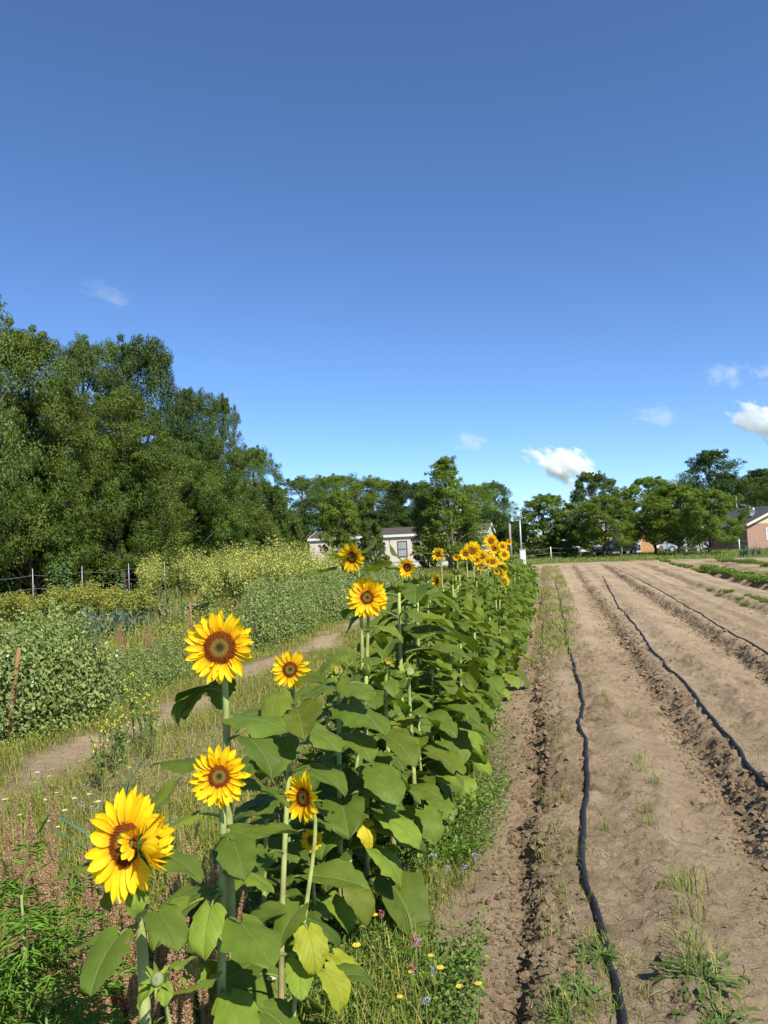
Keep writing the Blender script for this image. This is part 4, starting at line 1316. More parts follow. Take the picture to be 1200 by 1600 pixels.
mb.tube([(Lb / 2 - .7, -2.9, 2.9), (Lb / 2 - .7, -2.9, 3.55)], .03, 6)
mb.build('satellite_dish', GALV, brf)
# brick porch at the far left end
pc = at_depth(1086, 850, 80); pc.z = 0
ph_, _ = gable_house('brick_porch', 'small brick outbuilding with a cream gable, left of the brick house', pc, rzb, 3.0, 2.2, 2.2, .5, BRICK, ROOFN, CREAM, over=.25, fascia=flat('porch_trim', (.72, .62, .48), .5, var=.03), cat='outbuilding')
# orange house
pc = at_depth(980, 850, 82); pc.z = 0
oh, orf = gable_house('brick_bungalow', 'orange brick bungalow half hidden behind the right hand trees', pc + Vector((.3, 3, 0)), R(-6), 5.4, 6, 2.75, 1.0, ORANGE, flat('grey_roof', (.25, .24, .23), .8, var=.2), CREAM, over=.4, fascia=WHITE)
window(oh, (-1.1, -3, 1.5), .9, 1.1, 'y-', WHITE, GLASS)
mb = MB(); mb.box((.9, -3.03, 1.05), (.95, .05, 2.05)); dr = mb.build('door', WHITE, oh, False)
mb = MB(); mb.box((.55, -3.08, 1.05), (.05, .05, .12)); mb.build('handle', GALV, dr, False)
# white house behind at the left of it
pc = at_depth(905, 850, 100); pc.z = 0
wh, _ = gable_house('white_shed', 'small white shed between tree trunks left of the orange bungalow', pc, R(-8), 3.4, 3, 2.0, .7, WHITE, flat('shed_roof', (.4, .4, .4), .7, var=.1), over=.2, cat='shed')
mb = MB(); mb.box((.4, -1.53, .95), (.8, .05, 1.8)); mb.build('door', flat('shed_door', (.45, .45, .46), .6), wh, False)

# ---- vehicles
def car(label, loc, rz, col, kind='car', cat='car', name='parked_car'):
    body = flat(name + '_paint', col, .25, var=.03); dark = flat(name + '_tyre', (.02, .02, .02), .8)
    root = thing(name, loc, label, cat, rz, 'vehicles parked behind the right hand fence')
    L, W = (4.4, 1.75) if kind == 'car' else (5.2, 1.95)
    if kind == 'car':
        prof = [(-2.2, .35), (2.2, .35), (2.2, .7), (1.9, .85), (1.0, .95), (.4, 1.42), (-1.2, 1.45), (-1.9, 1.0), (-2.2, .92)]
        glass = [(.9, .98), (.36, 1.36), (-1.15, 1.38), (-1.75, 1.0)]
    else:
        prof = [(-2.6, .4), (2.6, .4), (2.6, .95), (2.3, 1.12), (1.5, 1.2), (.9, 1.85), (-2.45, 1.95), (-2.6, 1.7)]
        glass = [(1.4, 1.22), (.85, 1.78), (-.5, 1.8), (-.5, 1.22)]
    n = len(prof); mb = MB()
    def yw(z): return W / 2 * (1 if z < 1.0 else 1 - .14 * (z - 1.0) / .5)
    V = [(x, -yw(z), z) for x, z in prof] + [(x, yw(z), z) for x, z in prof]
    mb.add(V, [tuple(range(n)), tuple(range(2 * n - 1, n - 1, -1))] + [(i, i + n, (i + 1) % n + n, (i + 1) % n) for i in range(n)])
    b = mb.build('body', body, root, False)
    for s in (-1, 1):
        mb = MB(); mb.add([(x, s * (yw(z) + .006), z) for x, z in glass], [(0, 1, 2, 3) if s > 0 else (3, 2, 1, 0)]); mb.build('window', GLASS, root, False)
    for x in (-L * .31, L * .31):
        for s in (-1, 1):
            mb = MB(); P = np.array([[x, s * (W / 2 - .2), .33], [x, s * (W / 2 + .02), .33]])
            th = np.linspace(0, 2 * np.pi, 16, endpoint=False)
            ring = np.concatenate([np.stack([x + np.cos(th) * .33, np.full(16, yy), .33 + np.sin(th) * .33], 1) for yy in P[:, 1]])
            mb.add(ring, [(i, (i + 1) % 16, 16 + (i + 1) % 16, 16 + i) for i in range(16)] + [tuple(range(16)), tuple(range(31, 15, -1))])
            wv = mb.build('wheel', dark, root, False)
            mb = MB(); yy = s * (W / 2 + .03)
            mb.add(np.stack([x + np.cos(th) * .2, np.full(16, yy), .33 + np.sin(th) * .2], 1), [tuple(range(16))])
            mb.build('rim', GALV, wv, False)
    for s in (-1, 1):
        mb = MB(); mb.box((L / 2 + .01, s * W * .34, .72 if kind == 'car' else .95), (.06, .3, .14)); mb.build('headlight', WHITE, root, False)
    return root

def ground_at(u, d):
    p = at_depth(u, 850, d); p.z = 0; return p
car('grey car parked behind the fence under the yellowish tree', ground_at(962, 75), R(-150), (.25, .27, .29))
car('white car half hidden by leaves left of the grey one', ground_at(908, 84), R(175), (.75, .75, .75))
car('white van behind the broad green trees', ground_at(1022, 84), R(170), (.78, .78, .78), 'van', 'van', 'parked_van')
car('white pickup like van parked right of the other white one', ground_at(1046, 88), R(165), (.74, .75, .77), 'van', 'van', 'parked_van')
car('pale blue car beside the white gas tank', ground_at(1068, 78), R(185), (.35, .42, .52))
# gas tank
pt = ground_at(1079, 75)
root = thing('gas_tank', pt, 'white rounded gas tank lying by the pale blue car', 'tank', R(10))
mb = MB(); xs = np.array([-1.0, -.95, -.8, -.6, .6, .8, .95, 1.0]); rs = np.array([.02, .25, .42, .5, .5, .42, .25, .02])
mb.tube(np.stack([xs, xs * 0, xs * 0 + .75], 1), rs, 16); mb.build('vessel', WHITE, root)
for x in (-.55, .55):
    mb = MB(); mb.box((x, 0, .13), (.15, .7, .3)); mb.build('leg', GALV, root, False)
mb = MB(); mb.tube([(0, 0, 1.24), (0, 0, 1.42)], .12, 10); mb.build('cap', GALV, root)

# ---- poles
def pole(label, u, vt, d, r, name='pole', mat=WOODP, cat='pole', lean=0.0):
    top = at_depth(u, vt, d); b = Vector((top.x, top.y, 0))
    root = thing(name, b, label, cat)
    mb = MB(); mb.tube([(0, 0, -.1), (0, 0, top.z * .5), (0, 0, top.z)], [r, r * .95, r * .85], 10); mb.build('shaft', mat, root)
    mb = MB(); mb.tube([(0, 0, top.z), (0, 0, top.z + .05)], [r * 1.1, r * .3], 10); mb.build('cap', GALV, root)
    return root, top
pole('thin grey pole standing right of the trailer gable', 796, 818, 72, .11)
pole('taller thin pole with a white box at its foot behind the sunflower row', 812, 812, 60, .07, mat=GALV)
pb = ground_at(816, 58)
root = thing('meter_box', pb, 'white upright utility box standing at the foot of the taller thin pole', 'utility box')
mb = MB(); mb.box((0, 0, .55), (.42, .3, 1.1)); mb.build('body', WHITE, root, False)
mb = MB(); mb.box((0, -.16, .6), (.34, .03, .8)); mb.build('door', WHITE, root, False)
mb = MB(); mb.box((0, 0, 1.13), (.5, .38, .06)); mb.build('lid', GALV, root, False)
up, utop = pole('utility pole with crossarm rising behind the light young tree', 871, 784, 125, .16, 'utility_pole', WOODP, 'utility pole')
mb = MB(); mb.box((0, 0, utop.z - .6), (2.2, .12, .14)); mb.build('crossarm', WOODP, up, False)
for x in (-1, 0, 1):
    mb = MB(); mb.tube([(x, 0, utop.z - .53), (x, 0, utop.z - .3)], .06, 6); mb.build('insulator', WHITE, up)
wend = at_depth(1000, 815, 150)
P = []
a = utop + Vector((1, 0, -.3))
for t in np.linspace(0, 1, 14):
    q = a.lerp(wend, t); q.z -= 1.6 * 4 * t * (1 - t) * .5; P.append(tuple(q))
mb = MB(); mb.tube(P, .025, 5); tag(mb.build('power_line', HOSE), 'power line sagging away from the utility pole crossarm', 'cable')
pole('slender bare pole in the trees behind the brick house', 1150, 775, 85, .07)

# ---- fences
def fence(name, label, pts, H, postm, wirez, wirem, pr=.035, wr=.008, tops=None, group=None):
    b = Vector((pts[0].x, pts[0].y, 0))
    root = thing(name, b, label, 'fence', group=group)
    for k, p in enumerate(pts):
        h = H if tops is None else tops[k]
        mb = MB(); q = p - b
        mb.tube([(q.x, q.y, -.1), (q.x, q.y, h * .5), (q.x, q.y, h)], [pr, pr, pr * .9], 8); mb.build('post', postm, root)
    for z in wirez:
        P = []
        for i in range(len(pts) - 1):
            for t in np.linspace(0, 1, 8, endpoint=False):
                q = pts[i].lerp(pts[i + 1], t) - b
                P.append((q.x, q.y, z - .06 * 4 * t * (1 - t)))
        q = pts[-1] - b; P.append((q.x, q.y, z))
        mb = MB(); mb.tube(P, wr, 5); mb.build('wire', wirem, root)
    return root
fp = [ground_at(u, d) for u, d in ((815, 62), (860, 70), (906, 72), (971, 69), (1042, 66), (1099, 65), (1155, 64), (1225, 62))]
fence('wire_fence', 'white post and wire fence across the far end of the field on the right', fp, 1.15, WHITE, (.2, .6, 1.02), GALV, .045, .008)
p1, p2 = ground_at(1096, 64.6), ground_at(1106, 64.6)
root = thing('brace_post', p1, 'leaning white brace posts beside the fence before the brick outbuilding', 'post')
mb = MB(); mb.tube([(0, 0, 0), (-.25, 0, 1.25)], .05, 8); mb.build('post', WOODP, root)
mb = MB(); mb.tube([(.35, 0, 0), (.1, 0, .75)], .05, 8); mb.build('post', WOODP, root)
root, _ = pole('thin dark stake beside the gable of the brick house', 1181, 835, 58, .03, 'garden_stake', WOODP, 'stake')
lf = []
for u, d in ((-60, 20.5), (50, 23.5), (127, 26.5), (200, 29.5), (256, 33), (300, 37)):
    lf.append(ground_at(u, d))
fence('wire_fence', 'thin metal post wire fence along the foot of the left hand wood', lf, 1.5, GALV, (.9, 1.3), GALV, .012, .004)

# ================================================================== CROPS AND WEEDS
def ramp_pick(r, n, cols):
    cols = np.array(cols); k = r.integers(0, len(cols), n)
    return cols[k] * r.uniform(.75, 1.25, (n, 1))

def heights(P):
    return terrain(P[:, 0], P[:, 1])[0]

GR = [(0.22, 0.26, 0.045), (0.17, 0.23, 0.035), (0.28, 0.28, 0.06), (0.36, 0.31, 0.10), (0.14, 0.21, 0.03)]
GRL = [(0.10, 0.19, 0.03), (0.07, 0.15, 0.025), (0.14, 0.22, 0.04), (0.22, 0.23, 0.06)]

def scatter(r, n, x0, x1, y0, y1, power=1.0):
    """denser near the camera"""
    t = r.uniform(0, 1, n)
    y = y0 * (y1 / y0) ** (t ** power)
    x = r.uniform(x0, x1, n)
    return x, y

def grass_patch(name, label, n, x0, x1, y0, y1, h, w_, cols, keep=None, lean=(.1, 1.0), seed=0, power=1.0, follow=True, hs=1.0):
    r = np.random.default_rng(seed)
    x, y = scatter(r, n, x0, x1, y0, y1, power)
    if follow: x = x * (1 + .008 * y) if x0 > -1.3 else x
    if keep is not None:
        m = r.uniform(0, 1, len(x)) < keep(x, y)
        x, y = x[m], y[m]
    k = len(x)
    P = np.stack([x, y, np.zeros(k)], 1); P[:, 2] = heights(P) - .01
    sz = np.clip(y / 7, 1, 4) ** .6
    H = h * r.uniform(.3, 1.25, k) * (0.25 + 1.5 * fbm(x * 2.2, y * 2.0, seed + 3, 3) ** 1.3)
    W = w_ * r.uniform(.6, 1.3, k) * sz
    C = ramp_pick(r, k, cols)
    dry = r.uniform(0, 1, k) < .10
    C[dry] = np.array([.33, .27, .14]) * r.uniform(.7, 1.2, (dry.sum(), 1))
    mb = MB()
    mb.blades(P, H, W, r.uniform(0, 6.28, k), r.uniform(*lean, k), C, C * np.array([1.15, 1.08, .9]), bend=1.2)
    o = mb.build(name, GRASS)
    tag(o, label, 'grass', kind='stuff')

def lane_keep(x, y):
    n = fbm(x * 1.0, y * .6, 77, 3)
    lane = np.exp(-((x + 4.1 + (fbm(y * 0.4, y * 0 + 2, 5, 3) - 0.47) * 0.9) / 0.38) ** 4)
    nb = np.exp(-((x + 3.0) / 0.8) ** 2) * np.exp(-((y - 6.0) / 1.8) ** 2)
    lane = lane * np.clip((fbm(x * 1.6, y * 1.0, 73, 3) - .36) * 6, 0, 1)
    return np.clip(.5 + 1.5 * (n - .25), 0, 1) * (1 - .97 * lane) * (1 - .6 * nb)

grass_patch('meadow_grass', 'yellowish mixed grass between the sunflowers and the pea rows', 210000, -5.0, -1.0, 1.3, 45, .17, .0042, GR, lane_keep, lean=(.1, 1.4), seed=1)
grass_patch('meadow_grass', 'grass patches among the vegetable rows on the left', 110000, -17, -5.0, 6.0, 55, .45, .007, GR, lambda x, y: np.clip(.2 + 1.6 * (fbm(x * .8, y * .5, 78, 3) - .3), 0, 1), seed=2)
grass_patch('edge_grass', 'green grass along the foot of the sunflower row', 42000, -1.25, -.45, 1.5, 48, .15, .004, GRL + GR, lambda x, y: np.clip(1.5 - smooth(-.70, -.34, x + (fbm(x * 2, y * 1.2, 80, 3) - .47) * .9) * 1.55, 0, 1) ** 1.3, seed=3)
grass_patch('bed_grass', 'thin dry and green grass growing on the first soil bed', 34000, -.16, .62, 1.8, 46, .085, .003, GR + GRL, lambda x, y: np.clip((fbm(x * 2.2, y * 1.1, 82, 3) - .44) * 4.5, 0, 1) * np.where(y > 8, 1.0, .8) * np.where(x < .16, 1, .5), lean=(.1, 1.3), seed=4, power=.8)
grass_patch('far_grass', 'rough green grass beyond the end of the soil field', 42000, -4, 42, 57, 90, .28, .012, GRL + GR, lambda x, y: np.where(y + np.clip(x / 1.7 - 3, 0, 20) * .65 > 58, 1, 0), seed=5, power=.7, follow=False)
grass_patch('strip_grass', 'green grass strip over the far part of the first bed', 22000, -.25, .55, 9, 50, .11, .006, GRL + GR, lambda x, y: np.clip((fbm(x * 1.6, y * .5, 84, 3) - .32) * 3.2, 0, 1), seed=6, power=.9)

def leafy_mass(name, label, cat, n, x0, x1, y0, y1, hmin, hmax, size, cols, keep=None, seed=0, mat=WEED, power=1.0, elong=.5, kind='stuff', upn=.6):
    r = np.random.default_rng(seed)
    x, y = scatter(r, n, x0, x1, y0, y1, power)
    if keep is not None:
        m = r.uniform(0, 1, len(x)) < keep(x, y); x, y = x[m], y[m]
    k = len(x)
    P = np.stack([x, y, np.zeros(k)], 1); P[:, 2] = heights(P)
    hh = hmin + (hmax - hmin) * np.clip((fbm(x * 1.6, y * 1.3, seed + 9, 3) - .2) * 1.7, .1, 1)
    P[:, 2] += hh * r.uniform(.05, 1, k) ** .7
    Nn = r.normal(0, .6, (k, 3)) + np.array([0, -.1, upn]); Nn /= np.linalg.norm(Nn, axis=1)[:, None]
    L = size * r.uniform(.6, 1.3, k) * np.clip(y / 8, 1, 3) ** .5
    mb = MB(); mb.leaves(P, Nn, L, L * elong, ramp_pick(r, k, cols))
    o = mb.build(name, mat)
    return tag(o, label, cat, kind=kind)

WG = [(0.10, 0.18, 0.03), (0.14, 0.22, 0.04), (0.18, 0.26, 0.05), (0.08, 0.145, 0.025)]
leafy_mass('edge_weeds', 'low broadleaf weeds spilling from the sunflower row onto the path', 'weeds', 120000, -1.25, -.30, 1.5, 44, .03, .40, .022, WG, lambda x, y: np.clip(1.45 - smooth(-.72, -.34, x * (1 - .006 * y) + (fbm(x * 2, y * 1.1, 80, 3) - .47) * 1.0) * 1.5, 0, 1), seed=10)
leafy_mass('meadow_weeds', 'small leafy weeds mixed in the meadow grass', 'weeds', 190000, -5.0, -1.0, 1.3, 40, .02, .24, .017, [(0.22, 0.27, 0.045), (0.15, 0.21, 0.035), (.30, .32, .07), (.17,.23,.04)], lane_keep, seed=11)
leafy_mass('vegetable_foliage', 'low mixed green growth between the rows on the left', 'weeds', 60000, -18, -6.2, 9, 60, .05, .55, .05, [(0.18, 0.235, 0.05), (0.25, 0.27, 0.055), (0.15, 0.21, 0.07), (.27, .21, .08), (.38, .36, .07)], None, seed=12)

# ---- pea vines
def pea_proto(seed, H, Rr):
    r = np.random.default_rng(seed)
    root = thing('pea_vine', (0, 0, 0), 'tangled pea vine', 'pea plant')
    mb = MB()
    n = 5000
    a = r.uniform(0, 6.28, n); z = H * r.uniform(0, 1, n) ** .8
    rad = Rr * (1 - .45 * (z / H) ** 2) * r.uniform(.15, 1, n) ** .5
    P = np.stack([np.cos(a) * rad, np.sin(a) * rad, z], 1)
    Nn = np.stack([np.cos(a), np.sin(a), np.full(n, .5)], 1) + r.normal(0, .8, (n, 3)); Nn /= np.linalg.norm(Nn, axis=1)[:, None]
    z_top = 1 + .34 * (np.sin(a * 3 + seed) * np.sin(a * 7 + 1)); P[:, 2] *= z_top
    L = .037 * r.uniform(.4, 1.6, n)
    mb.leaves(P, Nn, L, L * .62, ramp_pick(r, n, [(.19, .26, .075), (.25, .31, .10), (.15, .21, .055), (.28, .33, .10)]))
    mb.build('foliage', WEED, root)
    mb = MB()
    for k in range(26):
        a0 = r.uniform(0, 6.28); q = Rr * r.uniform(.1, .9)
        x0, y0 = math.cos(a0) * q, math.sin(a0) * q
        P = np.stack([np.linspace(x0 * .5, x0 + r.normal(0, .08), 5), np.linspace(y0 * .5, y0 + r.normal(0, .08), 5), np.linspace(0, H * r.uniform(.6, 1.02), 5)], 1)
        mb.tube(P, .004, 4, (.16, .23, .09))
    mb.build('stem', STEM, root)
    mb = MB()
    n = 10
    a = r.uniform(0, 6.28, n); z = H * r.uniform(.6, 1.05, n)
    P = np.stack([np.cos(a) * Rr * .8, np.sin(a) * Rr * .8, z], 1)
    Nn = r.normal(0, 1, (n, 3)); Nn /= np.linalg.norm(Nn, axis=1)[:, None]
    mb.leaves(P, Nn, .035, .035, np.tile([.75, .75, .68], (n, 1)))
    mb.build('blossom', PETAL, root)
    return root

PEAG = 'pea vines along the left hand beds'
pp = [pea_proto(200, .95, .55), pea_proto(201, .75, .55)]
r = np.random.default_rng(77)
place = []
# tall clump by the stake, lower clump to its right, then the long row
for (u, v, d, s, g) in [(15, 1100, 7.0, 1.0, 0), (55, 1090, 7.3, 1.05, 0), (100, 1080, 7.6, 1.0, 0), (35, 1050, 8.3, 1.0, 0), (85, 1040, 8.6, 1.0, 0), (130, 1065, 8.2, .85, 0), (-30, 1100, 7.0, 1.0, 0),
                        (170, 1070, 8.4, .52, 1), (205, 1060, 9.0, .52, 1), (240, 1045, 9.6, .52, 1), (270, 1035, 10.2, .52, 1), (215, 1040, 10.0, .5, 1), (180, 1050, 9.2, .5, 1), (255, 1020, 11, .5, 1)]:
    p = on_ground(u, 870 + (1.65 * 1200 / d), 0)
    place.append((p.x, p.y, s, g))
yy = 11.5
while yy < 30:
    for xo in (-5.1, -5.8):
        if xo < -5.5 and yy < 14: continue
        place.append((xo + r.uniform(-.2, .2), yy + r.uniform(-.2, .2), r.uniform(.75, 1.0) * (1.0 if yy > 12.5 else .8), 2))
    yy += .62
PL = ['tall pea vine in the clump round the bamboo stake at the left edge', 'low pea vine in the shorter clump right of the tall staked one', 'pea vine in the long row behind the bare lane']
for k, (x, y, s, g) in enumerate(place):
    src = pp[k % 2]
    loc = (x, y, gz(x, y))
    if k < 2:
        o = src; o.location = loc; o.scale = (s, s, s); o['label'] = PL[g]; o['group'] = PEAG
    else:
        o = dup(src, loc, r.uniform(0, 6.28), s, PL[g], PEAG)
    o['group'] = ['staked tall pea vines', 'low pea vines', 'pea vines of the long row'][g]

# ---- bamboo stakes
def stake(label, u0, v0, u1, v1, d, rad=.016):
    if d < 0: a = on_x(u0, v0, d); b = on_x(u1, v1, d)
    else: a = at_depth(u0, v0, d); b = at_depth(u1, v1, d)
    g = Vector((a.x, a.y, gz(a.x, a.y)))
    root = thing('bamboo_stake', g, label, 'stake')
    P = np.array([list(Vector((0, 0, -.05))), list((b - g) * .5), list(b - g)])
    mb = MB(); mb.tube(P, [rad, rad * .95, rad * .85], 8, (.40, .25, .13)); mb.build('cane', SEED, root)
    mb = MB()
    for t in (.3, .55, .8):
        q = (b - g) * t; e = (b - g).normalized() * .008
        mb.tube([tuple(q - e), tuple(q), tuple(q + e)], [rad, rad * 1.25, rad], 8, (.36, .18, .08))
    mb.build('node_ring', SEED, root)
stake('orange tan bamboo stake leaning in the pea vines at the left edge', 10, 1170, 30, 1012, 7.1, .022)
stake('short tan stake among the peas above the big near bloom', 299, 960, 297, 940, -6.0, .022)
stake('tan stake standing in the pea row beside the bare lane', 429, 990, 430, 964, -5.15, .016)

# ---- mustard
def mustard(n, name, label, spots, hr, seed, cols, nb=16, fls=.05):
    r = np.random.default_rng(seed)
    mb = MB()
    for x, y in spots:
        z0 = gz(x, y); H = r.uniform(*hr) * (.72 + .62 * float(vnoise(np.array([x * .55]), np.array([y * .3]), 8)[0]))
        for k in range(nb):
            a = r.uniform(0, 6.28); q = r.uniform(.05, .45) * H * .75
            P = np.stack([np.linspace(x, x + math.cos(a) * q, 4), np.linspace(y, y + math.sin(a) * q, 4), z0 + H * np.array([0, .45, .75, r.uniform(.8, 1.2)])], 1)
            mb.tube(P, [.007, .006, .004, .003], 3, (.17, .23, .07), cap=False)
            m = 34
            t = r.uniform(.3, 1.06, m)
            Q = np.stack([np.interp(t, [0, .33, .66, 1], P[:, j]) for j in range(3)], 1) + r.normal(0, fls * .8, (m, 3))
            fl = t > .60
            Nn = r.normal(0, 1, (m, 3)) + np.array([0, 0, .6]); Nn /= np.linalg.norm(Nn, axis=1)[:, None]
            C = np.where(fl[:, None] & (r.uniform(0, 1, (m, 1)) < .55), np.array(cols[0]) * r.uniform(.8, 1.15, (m, 1)), np.array(cols[1]) * r.uniform(.7, 1.3, (m, 1)))
            L = np.where(fl, fls, fls * 1.7) * r.uniform(.7, 1.4, m)
            mb.leaves(Q, Nn, L, L * .6, C)
    o = mb.build(name, WEED)
    tag(o, label, 'mustard', kind='stuff')
r = np.random.default_rng(5)
def px_spots(n, u0, u1, d0, d1):
    out = []
    for _ in range(n):
        p = ground_at(r.uniform(u0, u1), r.uniform(d0, d1)); out.append((p.x, p.y))
    return out
mustard(0, 'flowering_mustard', 'tall pale yellow flowering mustard massed in front of the wood', px_spots(150, 225, 520, 27, 44) + px_spots(50, 320, 520, 21, 28), (.75, 1.6), 51, [(.60, .57, .12), (.27, .32, .09)])
mustard(0, 'flowering_mustard', 'lower olive yellow flowering weeds by the left fence', px_spots(100, 5, 240, 20, 23), (.35, .8), 52, [(.38, .36, .06), (.20, .23, .05)])
mustard(0, 'flowering_mustard', 'yellow mustard flowers near the lane end by the big leek', [(on_ground(u, v).x, on_ground(u, v).y) for u, v in ((195, 1195), (225, 1170), (180, 1215), (240, 1190), (160, 1235), (210, 1160))], (.32, .46), 53, [(.62, .56, .07), (.15, .22, .05)], 4, .022)

# ---- spiky tall plants at the left fence
def spire(label, u, vt, vb, d):
    top = at_depth(u, vt, d); b = Vector((top.x, top.y, gz(top.x, top.y)))
    root = thing('orache_plant', b, label, 'plant')
    H = top.z - b.z
    mb = MB(); mb.tube([(0, 0, 0), (.02, 0, H * .5), (0, 0, H)], [.02, .015, .005], 6, (.2, .25, .1)); mb.build('stem', STEM, root)
    n = 700; rr = np.random.default_rng(int(u))
    z = H * rr.uniform(.1, 1, n); a = rr.uniform(0, 6.28, n); q = (1.05 - z / H) * .42 * rr.uniform(.3, 1, n) * (H / 2)
    P = np.stack([np.cos(a) * q, np.sin(a) * q, z], 1)
    Nn = np.stack([np.cos(a) * .5, np.sin(a) * .5, np.full(n, .8)], 1) + rr.normal(0, .4, (n, 3)); Nn /= np.linalg.norm(Nn, axis=1)[:, None]
    L = .12 * rr.uniform(.6, 1.3, n)
    mb = MB(); mb.leaves(P, Nn, L, L * .5, ramp_pick(rr, n, [(.12, .19, .06), (.09, .15, .05)])); mb.build('foliage', WEED, root)
spire('tallest pointed green weed standing by the left fence', 103, 872, 925, 22)
spire('thin pointed weed left of the tallest one at the fence', 82, 885, 925, 22)
spire('thin pointed weed by the right fence post of the left fence', 188, 893, 925, 25)

# ---- leeks / onions (blue green)
def leek_proto(seed, n=9, H=.55):
    r = np.random.default_rng(seed)
    root = thing('leek', (0, 0, 0), 'blue green leek', 'leek')
    mb = MB()
    a = r.uniform(0, 6.28, n)
    C = ramp_pick(r, n, [(.10, .155, .12), (.12, .18, .13), (.085, .13, .10)])
    mb.blades(np.zeros((n, 3)) + r.normal(0, .015, (n, 3)) * [1, 1, 0], H * r.uniform(.7, 1.1, n), np.full(n, .028), a, r.uniform(.2, 1.1, n), C, bend=2.0)
    mb.build('foliage', WEED, root)
    mb = MB(); mb.tube([(0, 0, -.02), (0, 0, .12)], [.016, .014], 7, (.3, .36, .2)); mb.build('shank', STEM, root)
    return root
lp = [leek_proto(220 + k) for k in range(4)]
r = np.random.default_rng(31)
k = 0
for row in range(4):
    for q in range(16):
        u = 128 + q * 10.2 + r.uniform(-4, 4); v = 1005 - q * 3.2 - row * 13 + r.uniform(-3, 3)
        p = on_ground(u, v + 14, 0)
        loc = (p.x, p.y, gz(p.x, p.y)); s = r.uniform(.85, 1.25)
        if k < 4: o = lp[k]; o.location = loc; o.scale = (s, s, s)
        else: o = dup(lp[k % 4], loc, r.uniform(0, 6.28), s)
        o['label'] = 'blue green leek in the leek bed behind the pea vines'; o['group'] = 'leeks in the bed'
        k += 1
# the big bent leeks close by
bl = thing('leek', (0, 0, 0), 'big leek with tall bent leaves growing in the grass behind the front bloom', 'leek')
p = on_ground(172, 1290, 0); 
pz = at_depth(178, 1265, 3.6); bl.location = (pz.x, pz.y, gz(pz.x, pz.y))
mb = MB()
n = 7
hz = np.array([.82, .95, .80, .7, .84, .55, .6])
mb.blades(np.zeros((n, 3)), hz, np.full(n, .03), np.array([.2, .5, 2.9, 3.6, 1.2, 5.2, 4.4]), np.array([.25, 1.9, 1.6, 1.2, .3, 1.3, 1.0]), np.tile([.12, .19, .10], (n, 1)), bend=2.6)
mb.build('foliage', WEED, bl)
mb = MB(); mb.tube([(0, 0, -.02), (0, 0, .2)], [.02, .016], 8, (.26, .33, .16)); mb.build('shank', STEM, bl)

# ---- cabbages
def cabbage_proto(seed):
    r = np.random.default_rng(seed)
    root = thing('cabbage', (0, 0, 0), 'grey green cabbage', 'cabbage')
    mb = MB()
    for k in range(12):
        L = r.uniform(.26, .36); az = k * 2.4; ca, sa = math.cos(az), math.sin(az)
        g = leaf_geo(L, L * .85, .05, .6, r.uniform(-.6, .2), seed * 9 + k, np.array([.17, .25, .20]) * r.uniform(.8, 1.2), cup=-.6, rise=.9)
        for V, F, C, UV in g:
            V2 = V.copy(); V2[:, 0] = V[:, 0] * ca - V[:, 1] * sa; V2[:, 1] = V[:, 0] * sa + V[:, 1] * ca; V2[:, 2] += .06
            mb.add(V2, F, C, UV)
    mb.build('foliage', WEED, root)
    th = np.linspace(0, np.pi, 6)
    mb = MB(); mb.tube(np.stack([th * 0, th * 0, .12 - .09 * np.cos(th)], 1), .09 * np.sin(th) + .004, 10, (.22, .30, .22)); mb.build('heart', WEED, root)
    return root
cp = cabbage_proto(230)
first = True
for u, v, d, lab in [(15, 985, 15, 'grey green cabbage at the left edge behind the pea vines'), (180, 955, 20, 'pale cabbage in the middle of the left beds above the leeks'), (165, 957, 20.5, 'cabbage just left of the pale one above the leeks'), (30, 990, 14.5, 'second cabbage from the left edge'), (300, 940, 22, 'cabbage right of the leek bed'), (500, 935, 24, 'bluish cabbage beside the sunflower row far back')]:
    p = ground_at(u, d); loc = (p.x, p.y, gz(p.x, p.y) + .02)
    if first: o = cp; o.location = loc; o.scale = (1.15,) * 3; first = False
    else: o = dup(cp, loc, random.uniform(0, 6), 1.15)
    o['label'] = lab; o['group'] = 'cabbages in the left beds'

